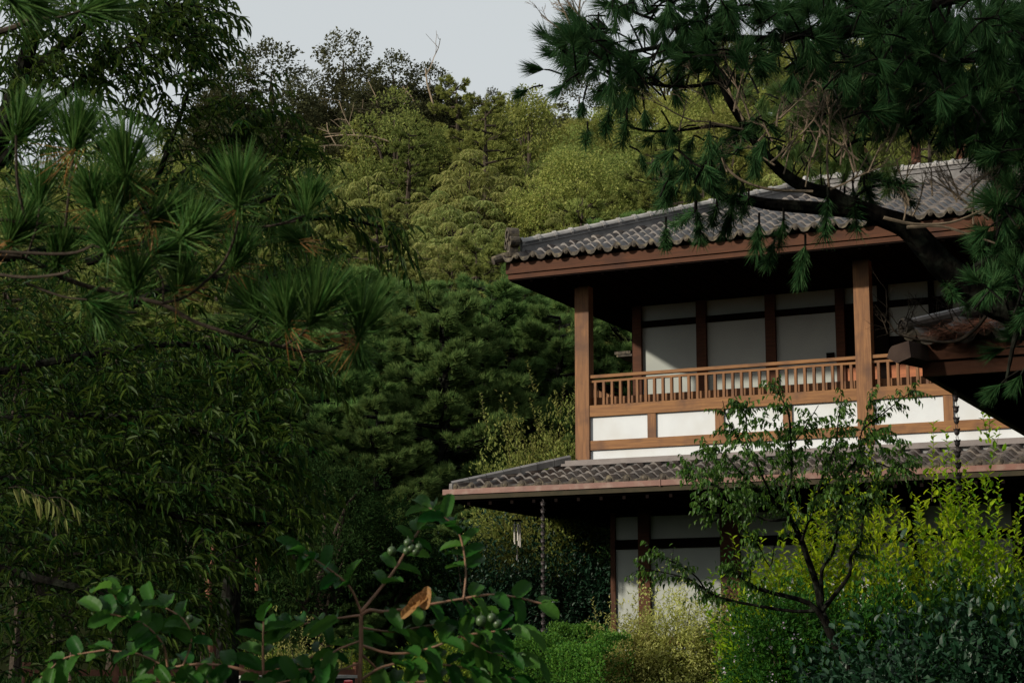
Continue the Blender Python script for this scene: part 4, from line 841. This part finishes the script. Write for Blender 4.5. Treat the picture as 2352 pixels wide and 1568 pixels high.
for x, y, r, dx, dz in ((1215, 205, 40, -.9, -.45), (1250, 160, 45, -1, .1), (1285, 130, 48, -1, .4), (1300, 190, 48, -.7, -.7), (1340, 230, 48, -.2, -1), (1270, 95, 44, -.9, .7), (1330, 50, 50, -.7, .7), (1400, 190, 52, 0, -1), (1480, 250, 50, .1, -1),
                        (1420, 140, 60, -.2, .3), (1500, 120, 60, .1, .8), (1545, 195, 55, .3, -.9), (2310, 800, 62, -.9, -.2), (2300, 880, 62, -.8, -.7), (2345, 860, 60, -.5, -.8), (2350, 780, 60, -.7, .3), (2300, 470, 78, -.6, .1), (2330, 410, 85, -.6, .5), (2350, 500, 80, -.8, -.3), (2275, 520, 60, -.8, -.6)):
    shoot(x, y, r, _R*dx+_Z*dz, 150, None, True, None, .0044, .8)
for (x, y) in sample_poly([(1480, 255), (1760, 260), (1800, 330), (1700, 440), (1560, 440), (1460, 350)], 40): shoot(x, y, rng.uniform(40, 56), _R*rng.normal()*.5+_Z*rng.uniform(-.6, .8)+_Fh*rng.normal()*.4, 100)
for x0, y0, x1, y1, r in ((1545, 365, 1530, 455, 42), (1597, 485, 1545, 520, 40), (1600, 482, 1607, 545, 40), (1530, 520, 1528, 560, 30), (1560, 345, 1610, 400, 44), (1744, 510, 1738, 570, 42), (1902, 450, 1894, 540, 40), (1959, 430, 1968, 525, 42), (1850, 560, 1836, 640, 36), (1779, 555, 1764, 600, 36), (1684, 470, 1668, 525, 40),
                          (1647, 470, 1635, 510, 40), (2203, 655, 2222, 705, 36), (1800, 500, 1790, 560, 38), (1720, 455, 1700, 500, 40), (1990, 410, 2080, 425, 40), (1985, 425, 2010, 480, 40), (1440, 270, 1430, 330, 42), (1400, 250, 1392, 300, 40), (1350, 300, 1345, 330, 30), (1560, 430, 1520, 470, 40), (1610, 395, 1640, 430, 40), (2060, 430, 2100, 470, 36), (2170, 640, 2190, 680, 34)):
    a = W(x0, y0, DP_+rng.uniform(-.4, .4)); b = W(x1, y1, DP_+rng.uniform(-.4, .4)); T.tube([a+_Z*.06, a, b], [.008, .008, .004], 5, 1); brush(K, a, b, 300, r*DP_/FPX*1.25, .004, .62)
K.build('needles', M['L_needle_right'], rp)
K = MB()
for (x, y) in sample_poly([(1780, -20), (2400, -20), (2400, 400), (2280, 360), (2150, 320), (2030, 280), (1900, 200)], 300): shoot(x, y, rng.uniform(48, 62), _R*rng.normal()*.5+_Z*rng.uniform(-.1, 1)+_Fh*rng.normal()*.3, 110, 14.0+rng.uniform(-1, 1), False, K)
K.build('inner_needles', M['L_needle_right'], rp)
# shoots further back on the same tree, sunlight put into their lighter colour
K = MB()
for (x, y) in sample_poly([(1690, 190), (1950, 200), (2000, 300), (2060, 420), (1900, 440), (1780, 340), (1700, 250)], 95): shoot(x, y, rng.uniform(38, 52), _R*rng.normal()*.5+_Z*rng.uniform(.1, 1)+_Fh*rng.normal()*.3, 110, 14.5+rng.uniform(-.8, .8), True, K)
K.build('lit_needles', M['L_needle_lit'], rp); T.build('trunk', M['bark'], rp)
DT = MB()
def bt(x, y, dx, dz, Lpx, r=2.2, D=None, bend=.35, maxd=4, kids=3): D = D or DP_-.3; bare(DT, W(x, y, D), _R*dx+_Z*dz+_Fh*rng.normal()*.2, Lpx*D/FPX, r*D/FPX, 1, bend, kids, maxd)
for a_ in ((1742, 325, .8, 1, 190, 2.8), (1905, 430, -.05, 1, 170, 3), (1885, 350, -.5, 1, 110, 2.2), (1717, 299, -1, .35, 120, 3.2), (1640, 262, -.4, 1, 110, 2.4), (1745, 335, -1, .05, 80, 2.2), (1670, 395, -.3, 1, 90, 2.2), (1907, 435, 1, .35, 130, 2.6), (1960, 415, .6, .8, 90, 2), (1780, 380, -.7, .7, 90, 2.2), (1800, 400, .3, 1, 100, 2),
            (1850, 430, .1, 1, 90, 2), (1970, 400, -.2, 1, 110, 2), (1655, 187, -.2, .9, 60, 2), (1600, 280, -1, .4, 110, 2.2), (1560, 300, .3, 1, 80, 1.8), (1690, 250, .4, 1, 60, 1.8), (1930, 380, .1, 1, 120, 2), (1830, 300, .2, 1, 90, 1.8), (1700, 340, .2, .8, 90, 2),
            (1310, 60, -.4, .9, 80, 2.5), (1330, 70, .1, 1, 90, 3), (1350, 60, -.6, 1, 80, 2.4), (1290, 70, -.8, .6, 60, 2)): bt(*a_)
for (x, y) in sample_poly([(1660, 240), (1760, 260), (1900, 240), (2040, 330), (2080, 430), (1900, 440), (1780, 400)], 26): bt(x, y, rng.uniform(-.7, .7), rng.uniform(.3, 1), rng.uniform(70, 130), 2.6, DP_-.45)
DT.tube([W(x, y, DP_-.3) for x, y in ((1867, 440), (1780, 436), (1730, 425), (1690, 405), (1665, 375), (1657, 335))], np.array([4, 3.6, 3.2, 3, 2.4, 1.6])*DP_/FPX, 5)
for k in range(20): bt(rng.uniform(2060, 2290), rng.uniform(450, 515), rng.uniform(-.7, .7), rng.uniform(.3, 1), rng.uniform(60, 120), 2.4)
for pts in ([(2030, 500), (2100, 515), (2180, 512), (2240, 490), (2280, 465)], [(2083, 522), (2160, 520), (2230, 540), (2290, 560)]): DT.tube([W(x, y, DP_-.3) for x, y in pts], np.linspace(4, 1.8, len(pts))*DP_/FPX, 5)
DG = MB()
DG.tube([W(x, y, 12.4) for x, y in ((2330, 700), (2290, 690), (2268, 720), (2240, 755), (2200, 782), (2150, 785), (2100, 778), (2060, 765), (2045, 745), (2010, 700))], np.array([5, 5, 5, 4.5, 4, 3, 2.6, 2.2, 2, 1.2])*12.4/FPX, 5)
for k in range(20): x = rng.uniform(2030, 2300); DG2 = W(x, rng.uniform(730, 780), 12.4); bare(DG, DG2, _R*rng.uniform(-.8, .5)+_Z*rng.uniform(.1, 1), rng.uniform(40, 85)*12.4/FPX, 1.5*12.4/FPX, 2, .4, 3, 4)
DT.build('dead_twigs', M['deadwood'], rp); DG.build('lower_dead_twigs', M['bark_thin'], rp)
nl = MB(); n = 1400
for (cx, cy, s) in ((2175, 762, 22), (2245, 748, 24)):
    P = W(cx, cy, 14.7)+rng.normal(size=(n//2, 3))*np.array([s, s, s*.22])*15/FPX; needles(nl, P, unit(rdir(n//2)*np.array([1, 1, .25])), .11, .003)
tag(nl.build('fallen_needles', M['bark_red']), 'rusty fallen pine needles heaped on the near roof tiles', 'pine needles', None, 'stuff')

# ------------------------------------------------------------------ small forked tree before the house
st_ = empty('small_garden_tree', at(1955, 21.5), 'small forked tree with dark ovate leaves standing before the house centre', 'tree'); T = MB(); D = 21.5; acc = Acc()
BR = [([(1960, 1640), (1945, 1540), (1899, 1435), (1888, 1403), (1874, 1337), (1855, 1282), (1841, 1242), (1815, 1190), (1779, 1154), (1731, 1114), (1693, 1077)], [17, 16, 14, 11, 10, 9.5, 9, 8, 6, 4.5, 3]),
      ([(1815, 1190), (1804, 1147), (1817, 1099), (1817, 1026), (1812, 953), (1795, 915), (1779, 880)], [6, 5, 4, 3.5, 3, 2, 1]), ([(1779, 1154), (1738, 1066), (1717, 1026), (1713, 953), (1700, 925)], [4, 3, 2.5, 2, 1]),
      ([(1841, 1242), (1877, 1139), (1899, 1066), (1918, 1026), (1925, 971), (1935, 900)], [4, 3.5, 3, 2.5, 2, 1]), ([(1915, 1230), (1932, 1190), (1943, 1095), (1973, 1044), (1980, 989), (2024, 953), (2079, 909), (2105, 895)], [4, 4, 3.5, 3, 2.5, 2, 1.6, 1]),
      ([(1888, 1403), (1910, 1374), (1951, 1319), (1954, 1278), (1976, 1245), (1984, 1183), (2010, 1130), (2060, 1080), (2110, 1070)], [8, 7, 6, 5, 4, 3, 2.6, 2, 1]), ([(1888, 1381), (1888, 1308), (1914, 1267), (1921, 1220), (1935, 1180)], [7, 6, 4.5, 3.5, 2]),
      ([(1899, 1435), (1859, 1385), (1768, 1359), (1720, 1341), (1691, 1315), (1680, 1290)], [10, 8, 6, 5, 3.5, 2]), ([(1893, 1400), (1823, 1403), (1727, 1388), (1661, 1374), (1621, 1355), (1585, 1330), (1530, 1315), (1480, 1305)], [6, 5, 4.5, 4, 3.5, 3, 2, 1]),
      ([(1621, 1355), (1600, 1325), (1566, 1300), (1520, 1280), (1480, 1268)], [3, 2.5, 2, 1.6, 1]), ([(1731, 1183), (1690, 1140), (1640, 1114), (1600, 1095), (1566, 1075)], [4, 3, 2.4, 1.8, 1]), ([(1815, 1190), (1770, 1195), (1731, 1183), (1700, 1175), (1640, 1195), (1600, 1150)], [5, 4, 3.5, 2.5, 2, 1]),
      ([(1693, 1077), (1670, 1050), (1640, 1030), (1625, 1030)], [2.5, 2, 1.5, 1]), ([(1943, 1095), (2000, 1060), (2050, 1075), (2090, 1060)], [3, 2.4, 2, 1]), ([(1738, 1066), (1700, 1010), (1670, 960), (1660, 920)], [2.5, 2, 1.6, 1]), ([(1817, 1026), (1850, 980), (1880, 930)], [2.4, 2, 1]), ([(1720, 1341), (1728, 1290), (1733, 1270)], [2, 1.6, 1]), ([(1980, 989), (1990, 960), (2000, 905)], [2, 1.5, 1]), ([(1779, 1250), (1768, 1300), (1735, 1240), (1700, 1215)], [2, 2, 2, 1])]
for pts, r in BR:
    dz = rng.uniform(-.5, .5); Pw = [W(x, y, D+dz*min(1, i/4)) for i, (x, y) in enumerate(pts)]; T.tube(Pw, np.array(r)*D/FPX*.78, 7)
    Pw = np.array(Pw); m = len(Pw)
    if r[0] < 17: lo = .35
    else: lo = .62
    nt_ = int(sum(np.linalg.norm(np.diff(Pw, axis=0), axis=1))*(1-lo)*34)
    for k in range(nt_):
        t = rng.uniform(lo, 1)*(m-1); j = min(int(t), m-2); p = Pw[j]+(Pw[j+1]-Pw[j])*(t-j); tg = unit(Pw[j+1]-Pw[j])
        twig(acc, T, p, tg*.7+_Z*.3+.9*rdir(1)[0], rng.uniform(.12, .30), int(rng.integers(4, 9)), .075, .52, .5, .0035, .8, .8)
for (x, y) in sample_poly([(1560, 1080), (1700, 960), (1790, 960), (1900, 960), (2010, 960), (2060, 1010), (2080, 1060), (2000, 1160), (1900, 1180), (1760, 1180), (1640, 1180)], 330):
    twig(acc, T, W(x, y, D+rng.uniform(-.8, .8)), rdir(1)[0]+_Z*.4, rng.uniform(.12, .28), 8, .080, .52, .5, .0035, .8, .8)
T.build('trunk', M['bark'], st_); K = MB(); acc.out(K, 'drop'); K.build('crown', M['L_plum'], st_)

# ------------------------------------------------------------------ guava in the foreground
gv = empty('guava_tree', LD(-1.2, 5.6, 0), 'young guava with big ribbed leaves and small green fruits, bottom centre', 'guava tree'); T = MB(); K = MB(); O = MB(); D = 5.6; acc = Acc()
GB = [([(826, 2300), (826, 1620), (829, 1500), (829, 1412)], 5.5, 5, 0, 0, 0), ([(829, 1404), (805, 1350), (760, 1310), (710, 1278), (690, 1272)], 3, 2, 12, 62, .40), ([(829, 1404), (862, 1365), (905, 1310), (935, 1260), (958, 1225), (985, 1180)], 4, 2.4, 12, 60, .38),
      ([(829, 1410), (850, 1400), (880, 1404), (930, 1398), (1000, 1385), (1060, 1375), (1120, 1365), (1180, 1370), (1255, 1388)], 4.5, 2.5, 16, 60, .5), ([(1065, 1372), (1070, 1320), (1066, 1270), (1050, 1215), (1010, 1180), (985, 1165)], 2.6, 2, 17, 64, .42),
      ([(829, 1412), (770, 1420), (700, 1432), (640, 1440)], 3, 1.8, 9, 66, .36), ([(850, 1650), (700, 1570), (680, 1560), (620, 1572)], 3, 2, 6, 66, .45), ([(606, 1640), (605, 1560), (604, 1480), (606, 1420)], 4, 2, 12, 74, .40),
      ([(606, 1568), (690, 1525), (760, 1480), (830, 1460)], 3, 1.8, 13, 66, .36), ([(606, 1570), (570, 1542), (510, 1527), (440, 1525), (385, 1530), (320, 1502), (240, 1492)], 4, 2, 14, 64, .48), ([(385, 1530), (375, 1480), (340, 1440), (300, 1420), (230, 1405)], 2.8, 2, 13, 62, .5), ([(420, 1528), (440, 1470), (420, 1420), (350, 1380)], 2.5, 1.8, 9, 62, .5),
      ([(829, 1480), (900, 1500), (980, 1490), (1060, 1460), (1130, 1450), (1200, 1440)], 3.2, 2, 15, 64, .45), ([(829, 1560), (880, 1530), (950, 1520), (1040, 1528), (1100, 1540), (1190, 1560)], 3.4, 2, 16, 66, .48), ([(829, 1500), (870, 1540), (900, 1590), (950, 1640)], 3, 2, 12, 70, .5), ([(829, 1470), (760, 1500), (720, 1560), (690, 1600)], 2.6, 2, 9, 66, .5), ([(240, 1492), (150, 1510), (90, 1560)], 2.4, 1.5, 8, 58, .5), ([(1065, 1370), (1100, 1410), (1120, 1470)], 2, 1.5, 7, 70, .5),
      ([(829, 1600), (920, 1570), (1010, 1565), (1120, 1580)], 3, 2, 14, 64, .44), ([(829, 1440), (900, 1450), (960, 1440), (1020, 1430)], 2.6, 2, 9, 62, .42), ([(829, 1520), (770, 1540), (700, 1535), (650, 1545)], 2.6, 2, 10, 64, .42), ([(606, 1600), (520, 1580), (430, 1570), (350, 1565)], 2.6, 2, 12, 60, .46), ([(1060, 1460), (1130, 1500), (1220, 1510)], 2.2, 1.6, 9, 60, .46), ([(300, 1420), (270, 1380), (255, 1350)], 2, 1.5, 5, 58, .52)]
for pts, r0, r1, nl_, Lp, wr in GB:
    dd = 0 if nl_ == 0 else rng.uniform(-.25, .25); k = len(pts); Pw = np.array([W(x, y, D+dd*i/k) for i, (x, y) in enumerate(pts)]); T.tube(Pw, np.linspace(r0, r1, k)*D/FPX, 7)
    if not nl_: continue
    Ls = Lp*1.0*D/FPX
    for i in range(nl_):
        t = (.25+.75*(i//2*2+.5)/max(1, nl_-1))*(k-1); t = min(t, k-1.001); j = int(t); p = Pw[j]+(Pw[j+1]-Pw[j])*(t-j); tg = unit(Pw[j+1]-Pw[j]); side = 1 if i % 2 else -1
        nrm = unit(-_F*.5+_Z*.75+.5*rdir(1)[0]); sd = unit(np.cross(nrm, tg))
        if i >= nl_-2: sd = sd*.45
        A = tg*.62+sd*side+.22*rdir(1)[0]-_Z*.08; acc.add(p[None], unit(A)[None], nrm[None], np.array([Ls*rng.uniform(.85, 1.2)]), np.array([Ls*wr*rng.uniform(.98, 1.2)]))
acc.out(K, 'big'); K.build('leaves', M['L_guava'], gv, smooth_=True)
for x, y, ax, r in ((940, 1395, (.35, .3), 58), (958, 1385, (-.25, -.2), 50), (975, 1400, (.1, 1), 55)):
    p = W(x, y, D-.05); leaves(O, p[None], (_R*ax[0]+_Z*ax[1])[None], unit(-_F+_Z*.4)[None], r*D/FPX, r*.42*D/FPX, 'big')
O.build('withered_leaves', M['L_orange'], gv); T.build('trunk', M['stem'], gv)
for x, y, r in ((937, 1246, 10), (945, 1258, 10), (955, 1266, 10), (962, 1256, 9), (900, 1265, 11), (934, 1265, 9), (1105, 1425, 13), (1130, 1418, 11), (1143, 1432, 11), (436, 1420, 9)):
    mb = MB(); c = W(x, y, D-.04); rr = r*D/FPX; th = np.linspace(0, math.pi, 7); mb.tube([c+_Z*rr*math.cos(q) for q in th], [max(rr*math.sin(q), .0008) for q in th], 10, 1); mb.tube([c+_Z*rr, c+_Z*rr*1.6], [.0015, .0015], 4, 1); mb.build('fruit', M['fruit'], gv, smooth_=True)
